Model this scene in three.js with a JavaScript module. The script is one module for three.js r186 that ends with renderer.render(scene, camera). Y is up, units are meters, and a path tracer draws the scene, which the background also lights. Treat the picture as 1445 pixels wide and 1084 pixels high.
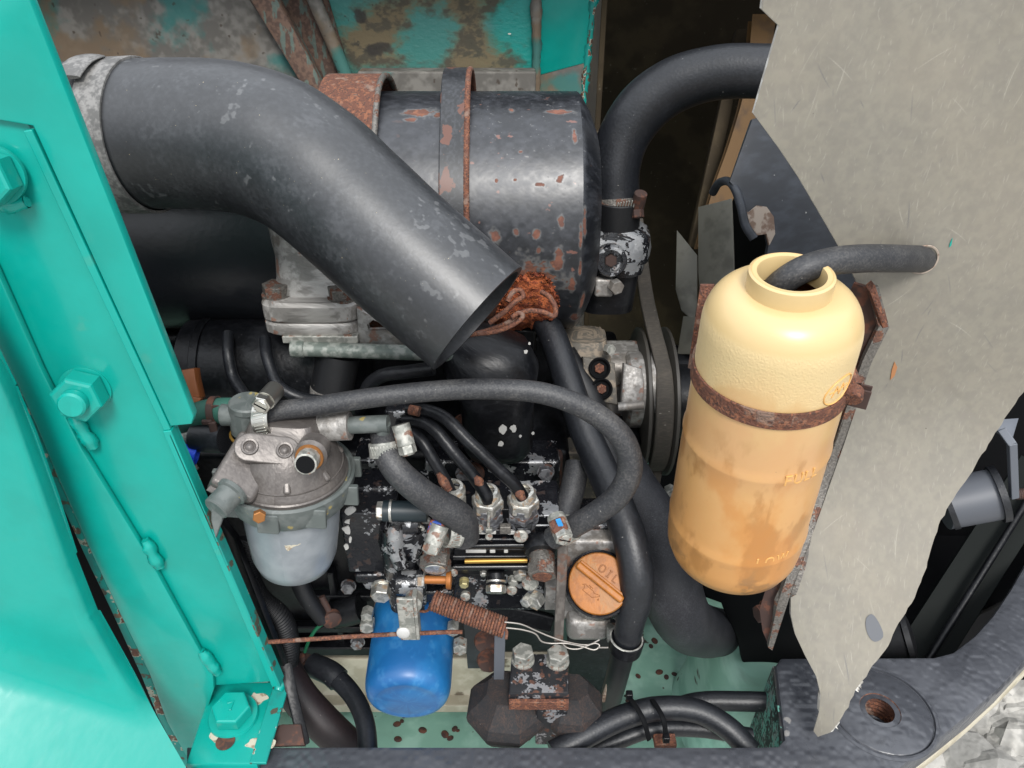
import * as THREE from 'three';
import { mergeGeometries, toCreasedNormals } from 'three/addons/utils/BufferGeometryUtils.js';
import { RoundedBoxGeometry } from 'three/addons/geometries/RoundedBoxGeometry.js';
import { TextGeometry } from 'three/addons/geometries/TextGeometry.js';
import { FontLoader } from 'three/addons/loaders/FontLoader.js';

// ---------------------------------------------------------------- camera, sky, sun, exposure
const V = (x, y, z) => new THREE.Vector3(x, y, z);
const scene = new THREE.Scene();
const FOCAL = 1086, CX = 722.5, CY = 542, PITCH = 32 * Math.PI / 180, EYE = V(0, 1.35, 0);
const camera = new THREE.PerspectiveCamera(2 * Math.atan(CY / FOCAL) * 180 / Math.PI, 4 / 3, 0.02, 60);
camera.position.copy(EYE);
camera.rotation.set(-PITCH, 0, 0);
const renderer = new THREE.WebGLRenderer({ antialias: true });
renderer.toneMapping = THREE.LinearToneMapping;
renderer.toneMappingExposure = 1.4;
renderer.shadowMap.enabled = true;
{
  const W = 128, H = 64, data = new Float32Array(W * H * 4);
  for (let j = 0; j < H; j++) for (let i = 0; i < W; i++) {
    const el = ((j + 0.5) / H - 0.5) * Math.PI, s = Math.sin(el), az = (i + 0.5) / W * 2 * Math.PI;
    let c;
    const cloud = 1 + 0.1 * Math.sin(az * 3 + el * 4) * Math.cos(el) + 0.06 * Math.sin(az * 7 - el * 9);
    if (s > 0) { const b = (0.8 + 0.7 * s) * cloud; c = [b * 0.955, b * 1.0, b * 1.07]; }
    else { const b = 0.2; c = [b, b * 0.98, b * 0.95]; }
    data.set([c[0], c[1], c[2], 1], (j * W + i) * 4);
  }
  const sky = new THREE.DataTexture(data, W, H, THREE.RGBAFormat, THREE.FloatType);
  sky.mapping = THREE.EquirectangularReflectionMapping; sky.magFilter = THREE.LinearFilter; sky.needsUpdate = true;
  scene.background = sky; scene.environment = sky;
}
const sun = new THREE.DirectionalLight(new THREE.Color(1, 0.97, 0.93), 2.4);
sun.position.set(0.5, 4.0, 2.2); sun.target.position.set(0, 0.8, -0.6);
sun.castShadow = true; sun.shadow.radius = 34; sun.shadow.mapSize.set(2048, 2048);
Object.assign(sun.shadow.camera, { left: -1.5, right: 1.5, top: 1.5, bottom: -1.5, near: 0.5, far: 8 });
scene.add(sun, sun.target);

// ---------------------------------------------------------------- measuring: a pixel of the photograph and a distance give a point of the place
const FWD = V(0, -Math.sin(PITCH), -Math.cos(PITCH)), UPV = V(0, Math.cos(PITCH), -Math.sin(PITCH));
const ray = (px, py) => V((px - CX) / FOCAL, 0, 0).add(FWD).addScaledVector(UPV, -(py - CY) / FOCAL);
const P = (px, py, d) => EYE.clone().addScaledVector(ray(px, py), d);
const PZ = (px, py, z) => { const r = ray(px, py); return EYE.clone().addScaledVector(r, (z - EYE.z) / r.z); };
const PY = (px, py, y) => { const r = ray(px, py); return EYE.clone().addScaledVector(r, (y - EYE.y) / r.y); };
const toEye = (p) => EYE.clone().sub(p).normalize();
const pathP = (list) => list.map(([x, y, d]) => P(x, y, d));
let seed = 7;
const rnd = () => { seed = (seed + 0x6d2b79f5) | 0; let t = Math.imul(seed ^ (seed >>> 15), 1 | seed); t = (t + Math.imul(t ^ (t >>> 7), 61 | t)) ^ t; return ((t ^ (t >>> 14)) >>> 0) / 4294967296; };
const sm = (a, b, x) => { const t = Math.min(1, Math.max(0, (x - a) / (b - a))); return t * t * (3 - 2 * t); };
const mix = (a, b, t) => a + (b - a) * t;
const mix3 = (a, b, t) => [mix(a[0], b[0], t), mix(a[1], b[1], t), mix(a[2], b[2], t)];
const hex3 = (h) => [(h >> 16 & 255) / 255, (h >> 8 & 255) / 255, (h & 255) / 255];

// ---------------------------------------------------------------- noise and surfaces
function field(N, freq, oct, sd) {
  const keep = seed; seed = sd;
  const out = new Float32Array(N * N); let amp = 1, sum = 0;
  for (let o = 0; o < oct; o++) {
    const f = freq << o, lat = new Float32Array(f * f); for (let i = 0; i < lat.length; i++) lat[i] = rnd();
    for (let y = 0; y < N; y++) {
      const fy = y / N * f, y0 = Math.floor(fy), ty = fy - y0, sy = ty * ty * (3 - 2 * ty), r0 = (y0 % f) * f, r1 = ((y0 + 1) % f) * f;
      for (let x = 0; x < N; x++) {
        const fx = x / N * f, x0 = Math.floor(fx), tx = fx - x0, sx = tx * tx * (3 - 2 * tx), a = x0 % f, b = (x0 + 1) % f;
        out[y * N + x] += amp * mix(mix(lat[r0 + a], lat[r0 + b], sx), mix(lat[r1 + a], lat[r1 + b], sx), sy);
      }
    }
    sum += amp; amp *= 0.55;
  }
  let m = 0; for (const v of out) m += v; m /= out.length;
  let s = 0; for (const v of out) s += (v - m) ** 2; s = Math.sqrt(s / out.length);
  for (let i = 0; i < out.length; i++) out[i] = (out[i] - m) / s;          // zero mean, unit spread
  seed = keep; return { N, out };
}
const N0 = field(512, 4, 6, 11), N1 = field(512, 14, 5, 23), N2 = field(512, 60, 3, 37), N3 = field(512, 8, 6, 51), N4 = field(512, 44, 1, 77);
function nz(f, u, v) {
  const N = f.N; let x = u * N, y = v * N; x -= Math.floor(x / N) * N; y -= Math.floor(y / N) * N;
  const x0 = (x | 0) % N, y0 = (y | 0) % N, a = x - (x | 0), b = y - (y | 0), x1 = (x0 + 1) % N, y1 = (y0 + 1) % N;
  return mix(mix(f.out[y0 * N + x0], f.out[y0 * N + x1], a), mix(f.out[y1 * N + x0], f.out[y1 * N + x1], a), b);
}
function scratches(N, n, sd, len, dirs, wide = 0.6) {                       // fine scratch lines, wrapping
  const keep = seed; seed = sd; const out = new Float32Array(N * N);
  for (let k = 0; k < n; k++) {
    let x = rnd() * N, y = rnd() * N, a = dirs ? dirs[Math.floor(rnd() * dirs.length)] + (rnd() - 0.5) * 0.5 : rnd() * 6.28; const L = len * N * (0.2 + rnd()), s = (rnd() < 0.5 ? -1 : 1) * (0.3 + 0.7 * rnd()), bend = (rnd() - 0.5) * 0.01;
    for (let i = 0; i < L; i++) {
      x += Math.cos(a); y += Math.sin(a); a += bend;
      const X = ((x | 0) % N + N) % N, Y = ((y | 0) % N + N) % N, e = s * Math.sin(i / L * 3.14);
      out[Y * N + X] = e; if (wide > 0.8) out[Y * N + (X + 1) % N] = e * 0.6;
    }
  }
  seed = keep; return { N, out };
}
// fn(u, v) -> [[r, g, b] sRGB, roughness, metalness, height 0..1]
function surf({ size = 512, period = 0.25, bump = 0.0006, wrap = true, clamp = false, lite = false, ...rest }, fn) {
  const N = size, c = new Uint8Array(N * N * 4), m = new Uint8Array(N * N * 4), h = new Uint8Array(N * N * 4);
  const q = (x) => Math.max(0, Math.min(255, Math.round(x * 255)));
  for (let j = 0; j < N; j++) for (let i = 0; i < N; i++) {
    const [rgb, ro, me, he] = fn((i + 0.5) / N, (j + 0.5) / N), o = (j * N + i) * 4;
    c[o] = q(rgb[0]); c[o + 1] = q(rgb[1]); c[o + 2] = q(rgb[2]); c[o + 3] = 255;
    m[o] = 255; m[o + 1] = q(ro); m[o + 2] = q(me); m[o + 3] = 255;
    h[o] = h[o + 1] = h[o + 2] = q(he); h[o + 3] = 255;
  }
  const T = (d, srgb) => {
    const t = new THREE.DataTexture(d, N, N, THREE.RGBAFormat); t.wrapS = t.wrapT = clamp ? THREE.ClampToEdgeWrapping : THREE.RepeatWrapping;
    t.magFilter = THREE.LinearFilter; t.minFilter = THREE.LinearFilter; if (srgb) t.colorSpace = THREE.SRGBColorSpace;
    if (wrap) t.repeat.set(1 / period, 1 / period); t.needsUpdate = true; return t;
  };
  let rmin = 255, rmax = 0, mmax = 0, mmin = 255, hmin = 255, hmax = 0, rs = 0;
  for (let o = 0; o < m.length; o += 4) { rmin = Math.min(rmin, m[o + 1]); rmax = Math.max(rmax, m[o + 1]); rs += m[o + 1]; mmin = Math.min(mmin, m[o + 2]); mmax = Math.max(mmax, m[o + 2]); hmin = Math.min(hmin, h[o]); hmax = Math.max(hmax, h[o]); }
  const even = lite || (rmax - rmin < 46 && mmax - mmin < 8), look = { color: 0xffffff, map: T(c, true), side: THREE.DoubleSide };
  if (even) Object.assign(look, { roughness: rs / (m.length / 4) / 255, metalness: (mmax + mmin) / 510 }); else { const rm = T(m); Object.assign(look, { roughnessMap: rm, metalnessMap: rm, roughness: 1, metalness: 1 }); }
  if (!lite && hmax > hmin + 2) Object.assign(look, { bumpMap: T(h), bumpScale: bump });
  return new THREE.MeshPhysicalMaterial({ ...look, ...rest });
}
const plain = (hexc, roughness, metalness = 0, more = {}) => new THREE.MeshPhysicalMaterial({ color: hexc, roughness, metalness, side: THREE.DoubleSide, ...more });

// ---------------------------------------------------------------- geometry helpers
function boxUV(g0) {
  const g = g0.index ? g0.toNonIndexed() : g0, p = g.attributes.position, uv = new Float32Array(p.count * 2), a = V(), b = V(), c = V(), n = V();
  for (let i = 0; i < p.count; i += 3) {
    a.fromBufferAttribute(p, i); b.fromBufferAttribute(p, i + 1); c.fromBufferAttribute(p, i + 2);
    n.copy(b).sub(a).cross(c.clone().sub(a)); const ax = Math.abs(n.x), ay = Math.abs(n.y), az = Math.abs(n.z);
    for (let k = 0; k < 3; k++) {
      const q = [a, b, c][k];
      if (ax > ay && ax > az) uv.set([q.z, q.y], (i + k) * 2); else if (ay > az) uv.set([q.x, q.z], (i + k) * 2); else uv.set([q.x, q.y], (i + k) * 2);
    }
  }
  g.setAttribute('uv', new THREE.BufferAttribute(uv, 2)); return g;
}
const creased = (g, a) => { g.scale(1000, 1000, 1000); const o = toCreasedNormals(g, a); o.scale(0.001, 0.001, 0.001); return o; };   // its welding step is 1 cm, far too coarse for parts of this size
const bare = (g0) => { const g = g0.index ? g0.toNonIndexed() : g0.clone(); for (const k of Object.keys(g.attributes)) if (!['position', 'normal', 'uv'].includes(k)) g.deleteAttribute(k); if (!g.attributes.normal) g.computeVertexNormals(); if (!g.attributes.uv) boxUV(g); g.morphAttributes = {}; return g; };
const merge = (list) => mergeGeometries(list.map(bare));
const aim = (g, o, dir, roll = 0) => { if (roll) g.rotateY(roll); g.applyQuaternion(new THREE.Quaternion().setFromUnitVectors(V(0, 1, 0), dir.clone().normalize())); g.translate(o.x, o.y, o.z); return g; };
function tube(pts, r, { seg = 16, per = 8, capA = true, capB = true, wall = 0, flat = 1 } = {}) {
  const R = (Array.isArray(r) ? r : pts.map(() => r)), cv = new THREE.CatmullRomCurve3(pts, false, 'centripetal'), n = Math.max(2, (pts.length - 1) * per);
  const C = [], rad = []; for (let i = 0; i <= n; i++) { const t = i / n; C.push(cv.getPoint(t)); const f = t * (pts.length - 1), k = Math.min(pts.length - 2, f | 0), e = f - k; rad.push(mix(R[k], R[k + 1], e * e * (3 - 2 * e))); }
  const T = C.map((_, i) => C[Math.min(n, i + 1)].clone().sub(C[Math.max(0, i - 1)]).normalize());
  let u = V(0, 1, 0).cross(T[0]); if (u.lengthSq() < 1e-3) u = V(1, 0, 0).cross(T[0]); u.normalize();
  const pos = [], uvs = [], idx = []; let L = 0; const mean = rad.reduce((a, b) => a + b) / rad.length;
  const layer = (k) => {
    let uu = u.clone(), base = pos.length / 3; L = 0;
    for (let i = 0; i <= n; i++) {
      if (i) { uu.sub(T[i].clone().multiplyScalar(uu.dot(T[i]))).normalize(); L += C[i].distanceTo(C[i - 1]); }
      const w = T[i].clone().cross(uu);
      for (let s = 0; s <= seg; s++) { const a = s / seg * 2 * Math.PI, q = C[i].clone().addScaledVector(uu, Math.cos(a) * (rad[i] - k)).addScaledVector(w, Math.sin(a) * (rad[i] - k) * flat); pos.push(q.x, q.y, q.z); uvs.push(s / seg * 2 * Math.PI * mean, L); }
    }
    for (let i = 0; i < n; i++) for (let s = 0; s < seg; s++) { const a = base + i * (seg + 1) + s, b = a + seg + 1; k ? idx.push(a, b, a + 1, b, b + 1, a + 1) : idx.push(a, a + 1, b, b, a + 1, b + 1); }
    return base;
  };
  const o = layer(0), inn = wall ? layer(wall) : 0;
  const mk = () => { const g = new THREE.BufferGeometry(); g.setAttribute('position', new THREE.Float32BufferAttribute(pos, 3)); g.setAttribute('uv', new THREE.Float32BufferAttribute(uvs, 2)); g.setIndex(idx); g.computeVertexNormals(); 
    const nm = g.attributes.normal; for (const base of wall ? [o, inn] : [o]) for (let i = 0; i <= n; i++) { const a = base + i * (seg + 1), b = a + seg, q = V().fromBufferAttribute(nm, a).add(V().fromBufferAttribute(nm, b)).normalize(); nm.setXYZ(a, q.x, q.y, q.z); nm.setXYZ(b, q.x, q.y, q.z); } return g; };
  const out = [mk()];
  for (const [on, i] of [[capA, 0], [capB, n]]) {
    if (!on) continue; const cp = [], ci = [], cu = [], s0 = i * (seg + 1);
    if (wall) { for (let s = 0; s <= seg; s++) for (const b of [o, inn]) { const k = (b + s0 + s) * 3; cp.push(pos[k], pos[k + 1], pos[k + 2]); cu.push(pos[k], pos[k + 1]); } for (let s = 0; s < seg; s++) { const a = s * 2; i ? ci.push(a, a + 2, a + 1, a + 1, a + 2, a + 3) : ci.push(a, a + 1, a + 2, a + 1, a + 3, a + 2); } }
    else { cp.push(C[i].x, C[i].y, C[i].z); cu.push(0, 0); for (let s = 0; s <= seg; s++) { const k = (s0 + s) * 3; cp.push(pos[k], pos[k + 1], pos[k + 2]); cu.push(pos[k], pos[k + 1]); } for (let s = 1; s <= seg; s++) i ? ci.push(0, s, s + 1) : ci.push(0, s + 1, s); }
    const g = new THREE.BufferGeometry(); g.setAttribute('position', new THREE.Float32BufferAttribute(cp, 3)); g.setAttribute('uv', new THREE.Float32BufferAttribute(cu, 2)); g.setIndex(ci); g.computeVertexNormals(); out.push(g);
  }
  return out.length > 1 ? merge(out) : out[0];
}
const rod = (a, b, r, seg = 12) => tube([a, b], r, { seg, per: 2 });
function lathe(profile, o, dir, seg = 40, crease = 0.7, roll = 0) {          // profile: [radius, height along dir]
  const g = new THREE.LatheGeometry(profile.map(([r, h]) => new THREE.Vector2(Math.max(r, 1e-5), h)), seg), uv = g.attributes.uv, n = profile.length;
  let L = 0, mr = 0; const len = profile.map(([r, h], i) => { if (i) L += Math.hypot(r - profile[i - 1][0], h - profile[i - 1][1]); mr = Math.max(mr, r); return L; });
  for (let i = 0; i < uv.count; i++) uv.setXY(i, Math.floor(i / n) / seg * 2 * Math.PI * mr, len[i % n]);
  return aim(creased(g, crease), o, dir, roll);
}
const ringProfile = (r, w, t, b = t * 0.25) => [[r, -w / 2], [r + t - b, -w / 2], [r + t, -w / 2 + b], [r + t, w / 2 - b], [r + t - b, w / 2], [r, w / 2], [r, -w / 2]];
const ring = (o, dir, r, w, t, seg = 48) => lathe(ringProfile(r, w, t), o, dir, seg, 0.5);
const cyl = (o, dir, r, h, { b = 0.0006, seg = 28, r2 = r } = {}) => lathe([[0, 0], [r - b, 0], [r, b], [r2, h - b], [r2 - b, h], [0, h]], o, dir, seg, 0.6);
function ngon(o, dir, af, h, sides = 6, roll = 0, b = 0.0008) {
  const R = af / 2 / Math.cos(Math.PI / sides) - b, s = new THREE.Shape(); for (let i = 0; i < sides; i++) { const a = (i + 0.5) / sides * 2 * Math.PI; i ? s.lineTo(R * Math.cos(a), R * Math.sin(a)) : s.moveTo(R * Math.cos(a), R * Math.sin(a)); }
  const g = new THREE.ExtrudeGeometry(s, { depth: h - 2 * b, bevelEnabled: true, bevelThickness: b, bevelSize: b, bevelSegments: 2, steps: 1 }); g.translate(0, 0, b); g.rotateX(-Math.PI / 2);
  return boxUV(aim(g, o, dir, roll));
}
function box(c, sx, sy, sz, b = 0.002, rot = null) { const g = new RoundedBoxGeometry(sx, sy, sz, 2, Math.min(b, sx / 2.01, sy / 2.01, sz / 2.01)); const gg = boxUV(g); if (rot) gg.applyQuaternion(rot); gg.translate(c.x, c.y, c.z); return gg; }
function vbox(x0, x1, yT, yB, z, t, b = 0.002) {                             // upright block: front face spans these pixels on the plane z
  const ym = (yT + yB) / 2, l = PZ(x0, ym, z).x, r = PZ(x1, ym, z).x, top = PZ(x0, yT, z).y, bot = PZ(x0, yB, z).y;
  return box(V((l + r) / 2, (top + bot) / 2, z - t / 2), r - l, top - bot, t, b);
}
const beamQ = (dir, face) => { const x = dir.clone().normalize(), z = face.clone().sub(x.clone().multiplyScalar(face.dot(x))).normalize(), y = z.clone().cross(x); return new THREE.Quaternion().setFromRotationMatrix(new THREE.Matrix4().makeBasis(x, y, z)); };
function bar(a, b, w, t, face = V(0, 0, 1), bev = 0.0008) { const d = b.clone().sub(a); return box(a.clone().add(b).multiplyScalar(0.5), d.length(), w, t, bev, beamQ(d, face)); }
function planeExtrude(pts, basis, thick, bev, holes = []) {                   // planar outline, extruded away from the basis normal
  const inv = basis.clone().invert(), to2 = (p) => { const q = p.clone().applyMatrix4(inv); return new THREE.Vector2(q.x, q.y); };
  const s = new THREE.Shape(pts.map(to2)); for (const h of holes) s.holes.push(new THREE.Path(h.map(to2)));
  const g = new THREE.ExtrudeGeometry(s, { depth: Math.max(1e-4, thick - 2 * bev), bevelEnabled: bev > 0, bevelThickness: bev, bevelSize: bev, bevelOffset: -bev, bevelSegments: 2, steps: 1 });
  g.translate(0, 0, -thick + bev); const gg = boxUV(creased(g, 0.6)); gg.applyMatrix4(basis); return gg;
}
const BZ = (z) => new THREE.Matrix4().makeTranslation(0, 0, z);
const BY = (y) => new THREE.Matrix4().makeRotationX(-Math.PI / 2).setPosition(0, y, 0);
const polyZ = (px, z, thick, bev = 0.001, holes = []) => planeExtrude(px.map(([x, y]) => PZ(x, y, z)), BZ(z), thick, bev, holes.map((h) => h.map(([x, y]) => PZ(x, y, z))));
const polyY = (px, y, thick, bev = 0.001, holes = []) => planeExtrude(px.map(([a, b]) => PY(a, b, y)), BY(y), thick, bev, holes);
function planeOf(a, b, c) { const x = b.clone().sub(a).normalize(), n = x.clone().cross(c.clone().sub(a)).normalize(); if (n.dot(toEye(a)) < 0) n.negate(); const y = n.clone().cross(x); return new THREE.Matrix4().makeBasis(x, y, n).setPosition(a); }
const polyD = (list, thick, bev = 0.001) => { const q = list.map(([x, y, d]) => P(x, y, d)), m = planeOf(q[0], q[1], q[2]); return planeExtrude(q, m, thick, bev); };   // first three points fix the plane
function spline(px, per = 6, closed = true) { const c = new THREE.CatmullRomCurve3(px.map(([x, y]) => V(x, y, 0)), closed, 'centripetal'); return c.getPoints(px.length * per).map((p) => [p.x, p.y]).slice(0, closed ? -1 : undefined); }
function sheet(px, hit, thick, rounds = 4, uvScale = 1) {                     // an outline laid on a curved surface hit(px, py) -> point, with thickness
  const pts = px.map(([x, y]) => new THREE.Vector2(x, y)); if (THREE.ShapeUtils.isClockWise(pts)) pts.reverse();
  let P2 = pts.slice(), tri = THREE.ShapeUtils.triangulateShape(pts, []);
  for (let r = 0; r < rounds; r++) {
    const mid = new Map(), out = [], get = (a, b) => { const k = a < b ? a * 1e6 + b : b * 1e6 + a; if (!mid.has(k)) { mid.set(k, P2.length); P2.push(P2[a].clone().add(P2[b]).multiplyScalar(0.5)); } return mid.get(k); };
    for (const [a, b, c] of tri) { const d = get(a, b), e = get(b, c), f = get(c, a); out.push([a, d, f], [d, b, e], [f, e, c], [d, e, f]); } tri = out;
  }
  const front = P2.map((p) => hit(p.x, p.y)), N = front.length, g = new THREE.BufferGeometry(), idx = []; for (const [a, b, c] of tri) idx.push(a, c, b);
  g.setAttribute('position', new THREE.Float32BufferAttribute(front.flatMap((q) => [q.x, q.y, q.z]), 3)); g.setIndex(idx); g.computeVertexNormals();
  const nrm = g.attributes.normal, n0 = V().fromBufferAttribute(nrm, 0); const flip = n0.dot(toEye(front[0])) < 0 ? -1 : 1; if (flip < 0) { const ii = []; for (const [a, b, c] of tri) ii.push(a, b, c); g.setIndex(ii); g.computeVertexNormals(); }
  const nn = g.attributes.normal, back = front.map((q, i) => q.clone().addScaledVector(V().fromBufferAttribute(nn, i), -thick));
  const gb = g.clone(); gb.setAttribute('position', new THREE.Float32BufferAttribute(back.flatMap((q) => [q.x, q.y, q.z]), 3)); gb.setIndex(Array.from(g.index.array).map((_, i, a) => a[i - (i % 3) + 2 - (i % 3)])); gb.computeVertexNormals();
  const edge = new Map(), it = Array.from(g.index.array); for (let i = 0; i < it.length; i += 3) for (let k = 0; k < 3; k++) { const a = it[i + k], b = it[i + (k + 1) % 3]; if (edge.has(b * 1e6 + a)) edge.delete(b * 1e6 + a); else edge.set(a * 1e6 + b, [a, b]); }
  const w = []; for (const [a, b] of edge.values()) for (const q of [front[a], back[a], front[b], front[b], back[a], back[b]]) w.push(q.x, q.y, q.z);
  const gw = new THREE.BufferGeometry(); gw.setAttribute('position', new THREE.Float32BufferAttribute(w, 3)); gw.computeVertexNormals();
  const av = V(); for (let i = 0; i < nn.count; i++) av.add(V().fromBufferAttribute(nn, i)); const k = Math.abs(av.y) > Math.max(Math.abs(av.x), Math.abs(av.z)) ? 1 : Math.abs(av.x) > Math.abs(av.z) ? 0 : 2;
  const flat = (m) => { const p = m.attributes.position, uv = new Float32Array(p.count * 2); for (let i = 0; i < p.count; i++) uv.set(k === 1 ? [p.getX(i), p.getZ(i)] : k ? [p.getX(i), p.getY(i)] : [p.getZ(i), p.getY(i)], i * 2); m.setAttribute('uv', new THREE.BufferAttribute(uv, 2)); return m; };
  return [merge([flat(g), flat(gb)]), boxUV(gw)];
}
function loft(sec, seg = 32, n = 1, caps = true) {                            // sections {c, a, b, n?}: superellipses a along x, b along z (or along given ux, uz)
  const pos = [], uv = [], idx = []; let L = 0;
  sec.forEach((s, i) => { if (i) L += s.c.distanceTo(sec[i - 1].c); const e = 2 / (s.n ?? 2), ux = s.ux ?? V(1, 0, 0), uz = s.uz ?? V(0, 0, 1);
    for (let k = 0; k <= seg; k++) { const t = k / seg * 2 * Math.PI, ct = Math.cos(t), st = Math.sin(t), q = s.c.clone().addScaledVector(ux, s.a * Math.sign(ct) * Math.abs(ct) ** e).addScaledVector(uz, s.b * Math.sign(st) * Math.abs(st) ** e); pos.push(q.x, q.y, q.z); uv.push(k / seg * 2 * Math.PI * (s.a + s.b) / 2, L); } });
  const m = sec.length; for (let i = 0; i < m - 1; i++) for (let k = 0; k < seg; k++) { const a = i * (seg + 1) + k, b = a + seg + 1; idx.push(a, b, a + 1, b, b + 1, a + 1); }
  if (caps) for (const i of [0, m - 1]) { const c = pos.length / 3, q = sec[i].c; pos.push(q.x, q.y, q.z); uv.push(0, 0); for (let k = 0; k < seg; k++) { const a = i * (seg + 1) + k; i ? idx.push(c, a + 1, a) : idx.push(c, a, a + 1); } }
  const g = new THREE.BufferGeometry(); g.setAttribute('position', new THREE.Float32BufferAttribute(pos, 3)); g.setAttribute('uv', new THREE.Float32BufferAttribute(uv, 2)); g.setIndex(idx); return creased(g, 0.75);
}
function roughen(g, amp, freq, sd = 0) {                                      // uneven surface: pushes points in and out along their normals
  const p = g.attributes.position, n = g.attributes.normal; for (let i = 0; i < p.count; i++) { const x = p.getX(i), y = p.getY(i), z = p.getZ(i), k = amp * (nz(N1, x * freq + sd, y * freq + z * freq * 0.7) * 0.6 + nz(N0, z * freq - y * freq + sd, x * freq) * 0.4); p.setXYZ(i, x + n.getX(i) * k, y + n.getY(i) * k, z + n.getZ(i) * k); } return g;
}
// ---------------------------------------------------------------- things and parts
const used = new Map(), things = [];
const numbered = (n) => { const k = used.get(n) ?? 0; used.set(n, k + 1); return k ? n + '_' + String(k).padStart(3, '0') : n; };
function thing(name, label, category, group, kind) {
  const o = new THREE.Group(); o.name = numbered(name); o.userData = { label }; if (kind) o.userData.kind = kind; if (category) o.userData.category = category; if (group) o.userData.group = group; scene.add(o); things.push(o); return o;
}
function part(parent, name, geo, m, label) { const g = Array.isArray(geo) ? merge(geo) : geo; if (!g.attributes.uv) boxUV(g); const o = new THREE.Mesh(g, m); o.name = name; o.castShadow = o.receiveShadow = true; if (label) o.userData.label = label; parent.add(o); return o; }
function settle() {                                                           // puts each thing's origin at its own base
  for (const t of things) {
    const b = new THREE.Box3().setFromObject(t, true), c = b.getCenter(V()); c.y = b.min.y; t.position.copy(c);
    const shift = (o) => { if (o.isMesh) o.geometry.translate(-c.x, -c.y, -c.z); o.children.forEach(shift); }; t.children.forEach(shift);
  }
}
// ---------------------------------------------------------------- materials (colour, grain and wear of the things themselves)
const RUST = [hex3(0x5b382a), hex3(0x7a4d36), hex3(0x3d2a24)];
const rustAt = (u, v) => { const a = nz(N1, u * 2, v * 2), b = nz(N2, u, v); return mix3(mix3(RUST[0], RUST[1], sm(-0.3, 1.3, a)), RUST[2], sm(0.4, 1.8, b + a * 0.4) * 0.8); };
const M = {};
M.teal = surf({ size: 512, period: 0.35, bump: 0.0002, clearcoat: 0.5, clearcoatRoughness: 0.16, specularIntensity: 0.6 }, (u, v) => {
  const a = nz(N0, u, v), f = nz(N2, u, v), d = sm(1.9, 2.6, nz(N1, u, v)); let c = mix3(hex3(0x009387), hex3(0x008c80), sm(-1, 1.5, a));
  c = mix3(c, hex3(0x2a8078), 0.18 * sm(0.6, 2.2, nz(N3, u, v))); c = mix3(c, hex3(0x8f8a78), d * 0.25);
  return [c, 0.42 + f * 0.03 + d * 0.2, 0, 0.5 + f * 0.08 + a * 0.05];
});
M.tealChip = surf({ lite: true, size: 512, period: 0.12, bump: 0.0005 }, (u, v) => {
  const a = nz(N3, u, v), k = sm(0.75, 0.95, a), r = sm(1.15, 1.35, a); let c = mix3(hex3(0x068a80), hex3(0x2f6f6a), sm(0, 1.5, nz(N0, u, v)) * 0.6);
  c = mix3(c, hex3(0xa9a595), k * (1 - r)); c = mix3(c, rustAt(u, v), Math.max(r, sm(0.8, 1.2, nz(N1, u, v)) * 0.8)); return [c, 0.55 + k * 0.2, 0, 0.6 - k * 0.3];
});
M.elbow = surf({ size: 1024, period: 0.3, bump: 0.0004, ior: 1.7 }, (u, v) => {
  const a = nz(N0, u, v), b = nz(N1, u, v), f = nz(N2, u * 2, v * 2), dust = sm(-2.2, 3.2, a * 0.5 + b * 0.25 + f * 0.6), sp = sm(2.7, 3.0, nz(N2, u * 3 + 0.3, v * 3));
  let c = mix3(hex3(0x17191c), hex3(0x313336), dust); c = mix3(c, hex3(0x1b1d20), 0.25 * sm(1.2, 2.0, nz(N1, u + 0.37, v + 0.6))); c = mix3(c, hex3(0x606063), 0.14 * sm(1.2, 2.4, b + f * 0.4)); c = mix3(c, hex3(0xb9a67c), sp); c = mix3(c, hex3(0x8b8a88), 0.35 * sm(1.7, 2.4, nz(N2, u, v) * 0.8 + nz(N3, u + 0.1, v) * 0.7));
  return [c, 0.4 + dust * 0.08 + f * 0.01, 0, 0.5 + f * 0.02 + sp * 0.3 + b * 0.01];
});
const rubber = (base, dusty, k, ro, per = 0.12, lite = false) => surf({ size: 512, period: per, bump: 0.0004, lite }, (u, v) => {
  const a = nz(N0, u, v), f = nz(N2, u * 2, v * 2), g = sm(-1.5, 3.2, a * 0.5 + f * 0.7), sp = sm(2.6, 2.9, nz(N2, u + 0.2, v + 0.7));
  let c = mix3(hex3(base), hex3(dusty), g * k); c = mix3(c, hex3(0xa9a59c), sp * 0.7); return [c, ro + g * 0.12, 0, 0.5 + f * 0.05 + sp * 0.2];
});
M.hose = rubber(0x26272a, 0x5a5855, 0.7, 0.5);
M.hoseSmooth = rubber(0x131519, 0x292b30, 0.6, 0.4, 0.2);
M.hoseDark = rubber(0x0c0d10, 0x1d1e20, 0.6, 0.5, 0.2, true);
M.hoseMaroon = rubber(0x1d1517, 0x2c2122, 0.6, 0.5, 0.2, true);
M.mount = rubber(0x1a1a1c, 0x4a342a, 0.8, 0.75, 0.15, true);
M.black = surf({ size: 512, period: 0.2, bump: 0.0004, specularIntensity: 0.55 }, (u, v) => {
  const a = nz(N0, u, v), f = nz(N2, u, v), sp = sm(2.5, 2.8, nz(N2, u * 2 + 0.5, v * 2)); let c = mix3(hex3(0x0b0c0f), hex3(0x1b1c1f), sm(-0.5, 2, a + f * 0.4)); c = mix3(c, hex3(0x8a8987), sp * 0.5); return [c, 0.34 + 0.1 * sm(0, 1, a), 0, 0.5 + f * 0.08 + a * 0.05];
});
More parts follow.
